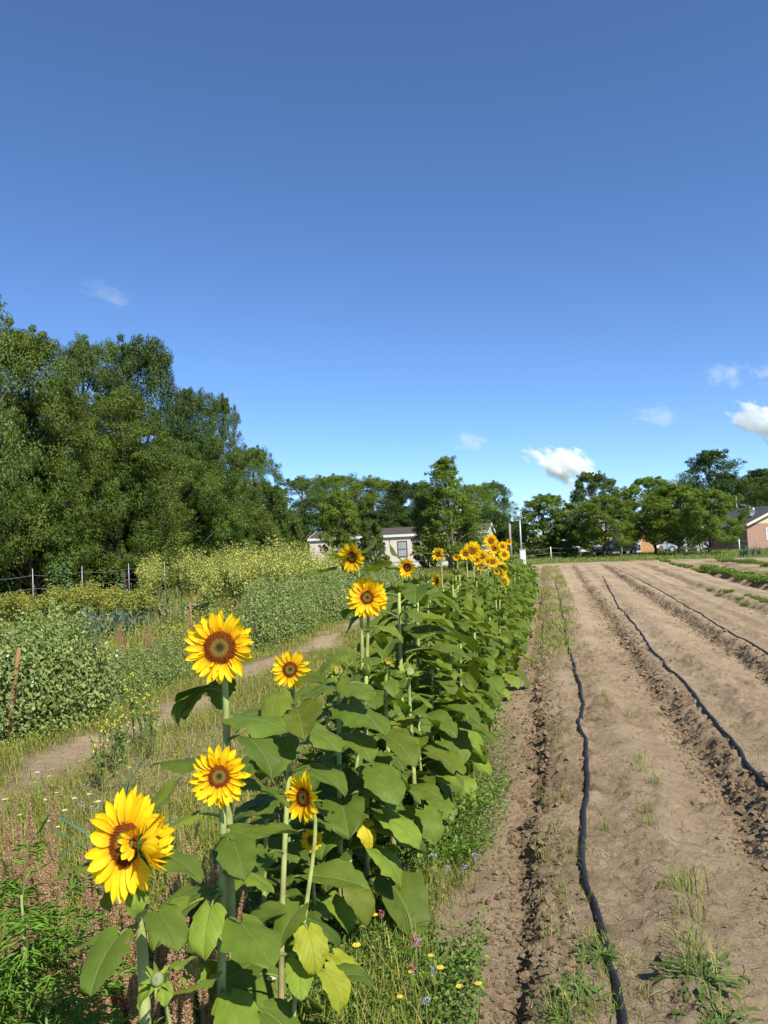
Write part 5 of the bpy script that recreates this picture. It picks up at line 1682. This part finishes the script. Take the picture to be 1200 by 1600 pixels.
# ---- dock, reddish seed stalks
def dock_proto(seed, H, tone):
    r = np.random.default_rng(seed)
    root = thing('dock_plant', (0, 0, 0), 'rusty dock', 'weed')
    st, sdm = MB(), MB()
    for k in range(5):
        a = r.uniform(0, 6.28); q = r.uniform(.02, .12)
        h = H * r.uniform(.55, 1.12)
        P = np.stack([np.linspace(0, math.cos(a) * q, 6), np.linspace(0, math.sin(a) * q, 6), np.linspace(0, h, 6)], 1)
        st.tube(P, np.linspace(.004, .0015, 6), 5, np.array(tone) * .9)
        br = [(P, .45)]
        for b in range(4):
            t0 = r.uniform(.35, .85); s0 = np.array([np.interp(t0, np.linspace(0, 1, 6), P[:, j]) for j in range(3)])
            aa = r.uniform(0, 6.28); ln = h * r.uniform(.15, .35)
            e = s0 + np.array([math.cos(aa) * ln * .2, math.sin(aa) * ln * .2, ln])
            Q = np.linspace(s0, e, 5); st.tube(Q, .0015, 4, np.array(tone) * .9, cap=False); br.append((Q, .1))
        for Q, t0 in br:
            m = 560
            t = r.uniform(t0, 1, m)
            S_ = np.stack([np.interp(t, np.linspace(0, 1, len(Q)), Q[:, j]) for j in range(3)], 1) + r.normal(0, 1, (m, 3)) * (.009 * (1.15 - t))[:, None] * np.array([1, 1, .6])
            Nn = r.normal(0, 1, (m, 3)); Nn /= np.linalg.norm(Nn, axis=1)[:, None]
            t_ = r.uniform(0, 1, (m, 1))
            C = (np.array(tone) * (1 - t_) + np.array([.58, .42, .26]) * t_) * r.uniform(.8, 1.2, (m, 1))
            L = .0044 * r.uniform(.6, 1.5, m)
            sdm.leaves(S_, Nn, L, L * .9, C)
    st.build('stem', SEED, root); sdm.build('seed_head', SEED, root)
    return root
dk = [dock_proto(240, .72, (.44, .27, .16)), dock_proto(241, .66, (.50, .34, .20)), dock_proto(242, .7, (.40, .23, .13))]
r = np.random.default_rng(64)
k = 0
for grp, lab, n, u0, u1, d0, d1, sc_ in [('rusty docks behind the front bloom', 'rusty brown dock seed stalk massed behind and below the front bloom', 19, 80, 235, 1.95, 2.6, .92),
                                       ('pinkish docks by the left edge', 'paler pinkish dock seed stalk in the patch at the left edge above the feathery weed', 10, 5, 65, 2.6, 3.2, .85),
                                       ('dark docks between sunflower stems', 'dark rusty dock stalk among the near sunflower stems', 9, 255, 330, 2.4, 3.0, .8),
                                       ('far docks in the left beds', 'small reddish dock stalk in the weedy bed before the leeks', 7, 130, 270, 11, 13.5, .8)]:
    for q in range(n):
        p = ground_at(r.uniform(u0, u1), r.uniform(d0, d1))
        loc = (p.x, p.y, gz(p.x, p.y)); s = sc_ * r.uniform(.8, 1.15)
        if k < 3: o = dk[k]; o.location = loc; o.scale = (s, s, s)
        else: o = dup(dk[k % 3], loc, r.uniform(0, 6.28), s)
        o['label'] = lab; o['group'] = grp
        k += 1

# ---- feathery weed at lower left
def feather(label, u, v, d, H, seed, n=26):
    r = np.random.default_rng(seed)
    p = ground_at(u, d)
    root = thing('feathery_weed', (p.x, p.y, gz(p.x, p.y)), label, 'weed')
    lf_, st = MB(), MB()
    for k in range(n):
        z0 = H * r.uniform(.1, .85); az = k * 2.4 + r.uniform(-.3, .3)
        L = r.uniform(.16, .28); t = np.linspace(0, 1, 12)
        el = r.uniform(.35, 1.0) - 1.1 * t
        dl = L / 11
        rr = np.concatenate([[0], np.cumsum(np.cos(el[:-1]) * dl)]); zz = np.concatenate([[0], np.cumsum(np.sin(el[:-1]) * dl)])
        P = np.stack([math.cos(az) * rr, math.sin(az) * rr, z0 + zz], 1)
        st.tube(P, .0015, 4, (.10, .18, .03), cap=False)
        dirv = np.array([math.cos(az), math.sin(az), 0]); sid = np.array([-math.sin(az), math.cos(az), 0])
        base, nr, ro = [], [], []
        for i in range(2, 12):
            for s in (-1, 1):
                ln = .065 * math.sin(math.pi * min(1, (i / 11) * .85 + .1))
                D = dirv * .7 + sid * s + np.array([0, 0, r.normal(0, .15)]); D /= np.linalg.norm(D)
                for f in (0, .3, .6):
                    base.append(P[i] + D * ln * f); nr.append(np.array([0, 0, 1]) + r.normal(0, .3, 3)); ro.append(D + r.normal(0, .45, 3))
        base, nr, ro = map(np.array, (base, nr, ro)); nr /= np.linalg.norm(nr, axis=1)[:, None]
        m = len(base)
        lf_.leaves(base, nr, .034 * r.uniform(.7, 1.2, m), .0055, np.tile(np.array([.115, .22, .025]) * r.uniform(.8, 1.25), (m, 1)), roll=ro)
    st.tube([(0, 0, 0), (.01, .01, H * .5), (0, 0, H * .9)], [.008, .006, .003], 6, (.2, .26, .08))
    st.build('stem', STEM, root); lf_.build('foliage', WEED, root)
feather('bright green feathery weed at the lower left corner', 22, 1450, 1.9, .95, 301, 64)
feather('second feathery weed hard against the left edge', -25, 1450, 1.95, .98, 302, 56)
feather('smaller feathery weed between the rusty docks and the left edge', 55, 1500, 1.85, .68, 303, 40)
feather('low feathery weed in the bottom left corner', 15, 1580, 1.6, .42, 304, 34)
feather('feathery tuft on the path edge beside the sunflower row', 690, 1250, 4.2, .16, 305, 16)

# ---- little wild flowers
def flower_proto(name, seed, H, kind):
    r = np.random.default_rng(seed)
    root = thing(name, (0, 0, 0), name, 'wildflower')
    mb = MB(); mb.tube([(0, 0, 0), (.01, .004, H * .5), (.012, 0, H)], .0016, 5, (.13, .2, .05)); mb.build('stem', STEM, root)
    mb = MB()
    if kind in ('white', 'yellow'):
        col = (.78, .77, .70) if kind == 'white' else (.80, .66, .10)
        n = 8 if kind == 'white' else 5
        for k in range(n):
            a = k * 2 * math.pi / n; L = .016 if kind == 'white' else .014; W = .006 if kind == 'white' else .010
            d = np.array([math.cos(a), math.sin(a), .15]); s = np.array([-math.sin(a), math.cos(a), 0])
            c = np.array([.012, 0, H])
            mb.add([c, c + d * L * .6 + s * W, c + d * L, c + d * L * .6 - s * W], [(0, 1, 2, 3)], col)
    elif kind == 'lilac':
        for k in range(7):
            D = r.normal(0, .008, 3); c = np.array([.012, 0, H]) + D
            nn = r.normal(0, 1, (3, 3)); nn /= np.linalg.norm(nn, axis=1)[:, None]
            mb.leaves(np.tile(c, (3, 1)), nn, .009, .006, np.tile([.46, .40, .66], (3, 1)))
    else:
        n = 60; t = r.uniform(0, 1, n); P = np.stack([.012 + r.normal(0, .005, n), r.normal(0, .005, n), H - .005 + t * .035], 1)
        nn = r.normal(0, 1, (n, 3)); nn /= np.linalg.norm(nn, axis=1)[:, None]
        mb.leaves(P, nn, .007, .006, np.tile([.55, .22, .24], (n, 1)))
    mb.build('blossom', PETAL, root)
    if kind in ('white', 'yellow'):
        mb = MB(); mb.tube([(.012, 0, H), (.012, 0, H + .004)], [.005, .003], 8, (.65, .45, .03)); mb.build('eye', DISC, root)
    return root
r = np.random.default_rng(90)
def flowers(name, kind, H, seed, group, label, pts):
    pr_ = flower_proto(name, seed, H, kind); first = True
    for u, v in pts:
        p = on_ground(u, v, H * .9)
        loc = (p.x, p.y, gz(p.x, p.y))
        s = r.uniform(.85, 1.3)
        if first: o = pr_; o.location = loc; o.scale = (s,) * 3; first = False
        else: o = dup(pr_, loc, r.uniform(0, 6.28), s)
        o['label'] = label; o['group'] = group
flowers('daisy', 'white', .22, 1, 'white daisies in the meadow', 'tiny white daisy in the grass left of the near sunflowers',
        [(75, 1290), (120, 1262), (142, 1248), (93, 1292), (75, 1272), (132, 1338), (20, 1365), (105, 1280), (50, 1300), (30, 1270), (88, 1240), (10, 1255), (60, 1230), (150, 1275)])
flowers('daisy', 'white', .14, 2, 'white daisies under the sunflowers', 'tiny white daisy low among the sunflower stems', [(202, 1588), (410, 1550), (420, 1555)])
flowers('buttercup', 'yellow', .14, 3, 'yellow wildflowers by the path', 'small pale yellow wildflower at the edge of the path', [(668, 1473), (693, 1512), (622, 1542), (744, 1530), (714, 1542), (432, 1544), (555, 1500), (590, 1440), (722, 1237), (640, 1500)])
flowers('buttercup', 'yellow', .2, 4, 'yellow wildflowers in the meadow', 'small yellow wildflower in the meadow grass on the left', [(122, 1187), (80, 1219), (118, 1568), (30, 1555), (8, 1253), (200, 1205), (185, 1200), (52, 1232), (275, 1180), (232, 1150), (250, 1135)])
flowers('vervain', 'lilac', .16, 5, 'lilac wildflowers', 'small lilac wildflower on a thin stalk', [(738, 1338), (742, 1285), (676, 1341), (704, 1355), (728, 1355), (655, 1468), (680, 1498), (660, 1562), (134, 1232), (125, 1272), (150, 1270), (66, 1400)])
flowers('smartweed', 'pink', .16, 6, 'pink smartweed spikes', 'little pink smartweed spike among the green weeds', [(532, 1342), (635, 1360), (630, 1385), (593, 1432), (483, 1380), (165, 1542), (140, 1300), (150, 1305), (8, 1500), (655, 1480), (645, 1510), (540, 1560), (565, 1425), (390, 1440), (393, 1510)])

# ---- tufts and seedlings on the beds
def tuft_proto(seed, n, H, W, cols, lean):
    rr = np.random.default_rng(seed)
    mb = MB()
    mb.blades(rr.normal(0, .022, (n, 3)) * [1, 1, 0], H * rr.uniform(.4, 1.1, n), np.full(n, W), rr.uniform(0, 6.28, n), rr.uniform(*lean, n), ramp_pick(rr, n, cols), bend=1.4)
    o = mb.build('grass_tuft', GRASS)
    return tag(o, 'grass tuft', 'grass tuft')
tp = [tuft_proto(310, 18, .15, .003, GRL + GR, (.3, 1.9)), tuft_proto(311, 12, .13, .0026, GR, (.4, 2.0)), tuft_proto(312, 26, .19, .0034, GRL + GR, (.2, 1.8)), tuft_proto(313, 7, .11, .0042, [(.15, .22, .08), (.12, .19, .07)], (.2, 1.3))]
used = set()
def put_tuft(kind, x, y, s, label, group):
    loc = (x, y, gz(x, y) - .008)
    src = tp[kind]
    if kind not in used: used.add(kind); o = src
    else:
        o = src.copy(); COL.objects.link(o)
    o.location = loc; o.rotation_euler = (0, 0, r.uniform(0, 6.28)); o.scale = (s, s, s)
    o['label'] = label; o['group'] = group
for u, v, k_, s in [(1005, 1205, 0, .9), (1010, 1270, 2, .8), (1015, 1290, 2, .8), (1000, 1185, 0, .8), (1060, 1390, 2, 1.1), (1075, 1380, 2, 1.2), (1085, 1430, 2, 1.2), (1080, 1470, 0, 1.3), (1095, 1500, 2, 1.0), (880, 1590, 2, .9), (870, 1575, 2, .7), (935, 1470, 0, 1.0), (930, 1455, 2, .6), (945, 1470, 0, .8), (965, 1500, 1, .9), (990, 1490, 1, 1.0), (858, 1250, 2, .6), (862, 1300, 0, .8), (850, 1330, 0, .7), (880, 1390, 0, .6), (975, 1345, 3, .6), (995, 1320, 3, .7), (940, 1500, 1, .8), (1000, 1585, 3, .7), (1008, 1540, 1, 1.2), (940, 1090, 0, .9), (935, 1100, 3, .9), (970, 1165, 0, .7), (890, 1350, 1, .8), (1120, 1590, 2, .9), (1145, 1560, 1, 1.0), (862, 1450, 1, .9), (1090, 1530, 2, 1.2), (905, 1565, 1, .8)]:
    p = on_ground(u, v, .1); put_tuft(k_, p.x, p.y, s, 'green grass tuft sprouting from the first soil bed near the hose', 'grass tufts on the first bed')
for q in range(46):
    yy = 3.5 * (24 / 3.5) ** r.uniform(0, 1)
    put_tuft(int(r.integers(0, 4)), r.uniform(-.2, .62) * fan(yy), yy, r.uniform(.4, .9), 'green grass tuft sprouting from the first soil bed near the hose', 'grass tufts on the first bed')
yy = 4.2
while yy < 22:
    for _ in range(2):
        put_tuft(3, hose_x(yy, 1) + r.uniform(.08, .16), yy + r.uniform(-.1, .1), r.uniform(.5, .9), 'pale green seedling beside the second hose', 'seedlings along the second hose')
    yy *= 1.12
# broadleaf weed clump bottom right
def weed_clump(label, u, v, n, Rr, H, leafL, seed):
    rr = np.random.default_rng(seed)
    p = on_ground(u, v, .12)
    root = thing('broadleaf_weed', (p.x, p.y, gz(p.x, p.y)), label, 'weed')
    mb = MB(); st = MB()
    for k in range(n):
        az = k * 2.4 + rr.uniform(-.4, .4); q = Rr * rr.uniform(0, 1) ** .6; L = leafL * rr.uniform(.6, 1.2)
        ca, sa = math.cos(az), math.sin(az); az2 = az + rr.uniform(-.8, .8); cb2, sb2 = math.cos(az2), math.sin(az2)
        o_ = np.array([-sa * q, ca * q, H * rr.uniform(.2, 1) * (1 - q / Rr * .5)])
        for V, F, C, UV in leaf_geo(L, L * rr.uniform(.3, .55), .01, rr.uniform(.2, 1.2), rr.uniform(-.5, .6), seed * 99 + k, np.array([.11, .165, .04]) * rr.uniform(.75, 1.3), rise=.5):
            V2 = V.copy(); V2[:, 0] = V[:, 0] * cb2 - V[:, 1] * sb2; V2[:, 1] = V[:, 0] * sb2 + V[:, 1] * cb2
            mb.add(V2 + o_, F, C, UV)
        st.tube([(0, 0, 0), tuple(o_ * .6 + np.array([0, 0, .01])), tuple(o_)], .0022, 4, (.13, .2, .06), cap=False)
    mb.build('foliage', LEAF, root); st.build('stem', STEM, root)
weed_clump('broad leaved weed clump on the first bed at the lower right', 1100, 1520, 46, .13, .07, .045, 41)
weed_clump('second leafy weed just in front of the lower right clump', 1125, 1580, 34, .11, .07, .045, 42)
weed_clump('small leafy weed growing right against the near hose', 935, 1480, 24, .06, .05, .045, 43)
weed_clump('small leafy weed left of the hose at the picture bottom', 905, 1540, 26, .08, .04, .04, 44)
weed_clump('leafy weed at the foot of the first bed edge near the picture bottom', 885, 1585, 22, .08, .05, .04, 45)

# dry twigs and straws
r = np.random.default_rng(92)
n = 5200
x, y = scatter(r, n, -.75, 1.7, 1.8, 16, .9)
P = np.stack([x * fan(y), y, np.zeros(n)], 1); P[:, 2] = heights(P) + .006
a = r.uniform(0, 6.28, n); L = r.uniform(.02, .12, n)
D = np.stack([np.cos(a), np.sin(a), r.normal(.05, .12, n)], 1) * L[:, None]; S = np.stack([-np.sin(a), np.cos(a), np.zeros(n)], 1) * .0012
M_ = P + D * .5 + np.array([0, 0, .004]) + S * r.normal(0, 6, (n, 1))
mb = MB(); mb.many(np.stack([P - S, P + S, M_ + S, M_ - S, P + D + S * .5, P + D - S * .5], 1), [(0, 1, 2, 3), (3, 2, 4, 5)], ramp_pick(r, n, [(.30, .22, .12), (.07, .045, .03), (.12, .08, .05), (.55, .46, .30), (.16, .17, .06)]))
tag(mb.build('dry_straw', SEED), 'dry straws and twigs strewn over the soil beds', 'straw', kind='stuff')

# soil clods
def clods(n, seed):
    r = np.random.default_rng(seed)
    base = np.array([[0, 0, 1], [.94, 0, .33], [-.47, .82, .33], [-.47, -.82, .33], [.5, .85, -.4], [.5, -.85, -.4], [-1, 0, -.4], [0, 0, -.8]])
    F = [(0, 1, 2), (0, 2, 3), (0, 3, 1), (1, 4, 2), (2, 6, 3), (3, 5, 1), (2, 4, 6), (3, 6, 5), (1, 5, 4), (4, 7, 6), (6, 7, 5), (5, 7, 4)]
    y = 1.8 * (26 / 1.8) ** (r.uniform(0, 1, n) ** .95)
    e = r.choice(len(EDGES[:5]), n, p=[.4, .3, .16, .09, .05])
    s = np.array(EDGES)[e] + r.normal(.0, .09, n)
    loose = r.uniform(0, 1, n) < .3
    s[loose] = r.uniform(-.7, 4.5, loose.sum())
    P = np.stack([s * fan(y), y, np.zeros(n)], 1)
    P[:, 2] = heights(P)
    sz = np.exp(r.normal(math.log(.0085), .5, n)) * np.where(loose, .6, 1) * np.clip(y / 5, 1, 2.5) ** .35
    sz = np.clip(sz, .004, .04)
    V = base[None] * (1 + r.normal(0, .22, (n, 8, 3))) * sz[:, None, None] * np.array([1, 1, .75])
    a = r.uniform(0, 6.28, n); ca, sa = np.cos(a)[:, None], np.sin(a)[:, None]
    X = V[..., 0] * ca - V[..., 1] * sa; Y = V[..., 0] * sa + V[..., 1] * ca
    V = np.stack([X, Y, V[..., 2]], -1) + P[:, None] + np.array([0, 0, .3]) * sz[:, None, None]
    C = np.zeros((n, 3)); C[:, 1] = np.where(loose, r.uniform(0, .5, n), r.uniform(.2, 1, n))
    mb = MB(); mb.many(V, F, C)
    o = mb.build('soil_clods', SOIL, smooth_=False)
    tag(o, 'crumbled soil clods along the ridges of the beds', 'soil', kind='stuff')
clods(21000, 95)

# ---- potato like plants at upper right
def bushy(seed, n=460, H=.17, Rr=.24):
    rr = np.random.default_rng(seed)
    root = thing('potato_plant', (0, 0, 0), 'potato', 'potato plant')
    a = rr.uniform(0, 6.28, n); z = H * rr.uniform(.1, 1, n); q = Rr * rr.uniform(.1, 1, n) ** .5
    P = np.stack([np.cos(a) * q, np.sin(a) * q, z], 1)
    Nn = rr.normal(0, .5, (n, 3)) + np.array([0, 0, .9]); Nn /= np.linalg.norm(Nn, axis=1)[:, None]
    L = .055 * rr.uniform(.6, 1.3, n)
    mb = MB(); mb.leaves(P, Nn, L, L * .6, ramp_pick(rr, n, [(.16, .24, .04), (.20, .28, .05), (.13, .20, .035)])); mb.build('foliage', WEED, root)
    mb = MB()
    for k in range(5): mb.tube([(0, 0, 0), (math.cos(k * 1.26) * Rr * .5, math.sin(k * 1.26) * Rr * .5, H * .7)], .006, 4, (.15, .22, .07), cap=False)
    mb.build('stem', STEM, root)
    return root
bp_ = [bushy(330), bushy(331)]
r = np.random.default_rng(101)
k = 0
def row_px(a, b, n, jitter, s0, s1, label, group):
    global k
    for q in range(n):
        t = (q + r.uniform(0, .8)) / n
        u = a[0] + (b[0] - a[0]) * t; v = a[1] + (b[1] - a[1]) * t + r.uniform(-jitter, jitter)
        p = on_ground(u, v, .1); loc = (p.x, p.y, gz(p.x, p.y)); s = r.uniform(s0, s1)
        if k < 2: o = bp_[k]; o.location = loc; o.scale = (s, s, s)
        else: o = dup(bp_[k % 2], loc, r.uniform(0, 6.28), s)
        o['label'] = label; o['group'] = group
        k += 1
row_px((1100, 890), (1215, 915), 26, 3, .8, 1.3, 'bushy green potato plant in the brightest row at upper right', 'potato plants in the bright row')
row_px((1020, 873), (1110, 892), 16, 3, .6, 1.0, 'small potato plant in the thin far end of the bright row', 'potato plants at the thin row end')
row_px((1120, 874), (1215, 886), 22, 3, .7, 1.1, 'potato plant in the weedy row nearest the fence', 'potato plants of the row by the fence')
row_px((1110, 920), (1210, 948), 12, 5, .3, .6, 'little seedling plant on the sparse bed below the bright row', 'seedlings on the sparse bed')
# taller green crop in the corner by the brick house
r0 = np.random.default_rng(111)
corn = []
for q in range(26):
    p = ground_at(r0.uniform(1150, 1220), r0.uniform(52, 57)); corn.append((p.x, p.y))
kp = leek_proto(260, 12, .75); first = True
for x, y in corn:
    loc = (x, y, gz(x, y)); s = r0.uniform(.9, 1.2)
    if first: o = kp; o.location = loc; first = False
    else: o = dup(kp, loc, r0.uniform(0, 6.28), s)
    o.name = 'garlic_plant'; o['label'] = 'tall dark green garlic plant in the patch before the brick house'; o['group'] = 'garlic patch'; o['category'] = 'garlic'

# ================================================================== CLOUDS
def cloud(label, u, v, w_px, h_px, dens, seed, slant=0.0, D=1600.0, rough=.62, nscale=1.7, thr=.0):
    p = at_depth(u, v, D)
    m = bpy.data.materials.new('cloud_vapour'); m.use_nodes = True
    N, L = m.node_tree.nodes, m.node_tree.links
    N.remove(N['Principled BSDF'])
    vol = N.new('ShaderNodeVolumePrincipled'); vol.inputs['Color'].default_value = (1, 1, 1, 1); vol.inputs['Anisotropy'].default_value = -.25
    L.new(vol.outputs[0], N['Material Output'].inputs['Volume'])
    tc = N.new('ShaderNodeTexCoord')
    ln = N.new('ShaderNodeVectorMath'); ln.operation = 'LENGTH'; L.new(tc.outputs['Object'], ln.inputs[0])
    nz = N.new('ShaderNodeTexNoise'); nz.inputs['Scale'].default_value = nscale; nz.inputs['Detail'].default_value = 6; nz.inputs['Roughness'].default_value = rough
    ad = N.new('ShaderNodeVectorMath'); ad.operation = 'ADD'; ad.inputs[1].default_value = (seed * 3.1, seed * 1.7, seed * .9)
    L.new(tc.outputs['Object'], ad.inputs[0]); L.new(ad.outputs[0], nz.inputs['Vector'])
    a = N.new('ShaderNodeMath'); a.operation = 'MULTIPLY_ADD'; a.inputs[1].default_value = 3.4; a.inputs[2].default_value = -1.7 + .42 + thr
    L.new(nz.outputs['Fac'], a.inputs[0])
    b = N.new('ShaderNodeMath'); b.operation = 'SUBTRACT'; L.new(a.outputs[0], b.inputs[0]); L.new(ln.outputs['Value'], b.inputs[1])
    c = N.new('ShaderNodeMath'); c.operation = 'MULTIPLY_ADD'; c.use_clamp = True; c.inputs[1].default_value = 2.6; c.inputs[2].default_value = .45
    L.new(b.outputs[0], c.inputs[0])
    d = N.new('ShaderNodeMath'); d.operation = 'MULTIPLY'; d.inputs[1].default_value = dens; L.new(c.outputs[0], d.inputs[0])
    L.new(d.outputs[0], vol.inputs['Density'])
    bm_ = MB()
    nr, na = 10, 18
    ph = np.linspace(0, np.pi, nr); th = np.linspace(0, 2 * np.pi, na, endpoint=False)
    V = np.stack([np.sin(ph)[:, None] * np.cos(th), np.sin(ph)[:, None] * np.sin(th), np.repeat(np.cos(ph)[:, None], na, 1)], -1).reshape(-1, 3) * 1.05
    i = np.arange(nr - 1)[:, None] * na; j = np.arange(na)[None]
    bm_.add(V, np.stack([i + j, i + na + j, i + na + (j + 1) % na, i + (j + 1) % na], -1).reshape(-1, 4))
    o = bm_.build('cloud', m)
    o.location = p
    hw, hh = w_px / 2 * D / 1200, h_px / 2 * D / 1200
    o.scale = (hw, min(hw, hh) * 1.2, hh)
    az = math.atan2(p.y, p.x) - math.pi / 2
    o.rotation_euler = (Matrix.Rotation(az, 3, 'Z') @ Matrix.Rotation(slant, 3, 'Y')).to_euler()
    tag(o, label, 'cloud', 'small clouds in the blue sky')
cloud('bright white slanting cloud above the right hand trees', 882, 735, 152, 78, .09, 1, R(33))
cloud('white puffy cloud cut by the right edge of the picture', 1203, 664, 140, 74, .09, 2, R(32))
cloud('small faint cloud above the conical tree', 733, 690, 75, 46, .011, 3, R(15))
cloud('small faint flat cloud in the clear sky right of centre', 1025, 650, 90, 46, .011, 4, R(5))
cloud('faint round cloud high at the right', 1135, 588, 85, 50, .012, 5, R(5))
cloud('faint cloud scrap at the right edge above the puffy one', 1198, 585, 60, 44, .011, 6)
cloud('thin wispy cloud over the left hand wood', 168, 460, 120, 44, .004, 7, R(15))
cloud('dim grey cloud streak beside the tall pine', 1130, 702, 70, 24, .006, 8, R(5))
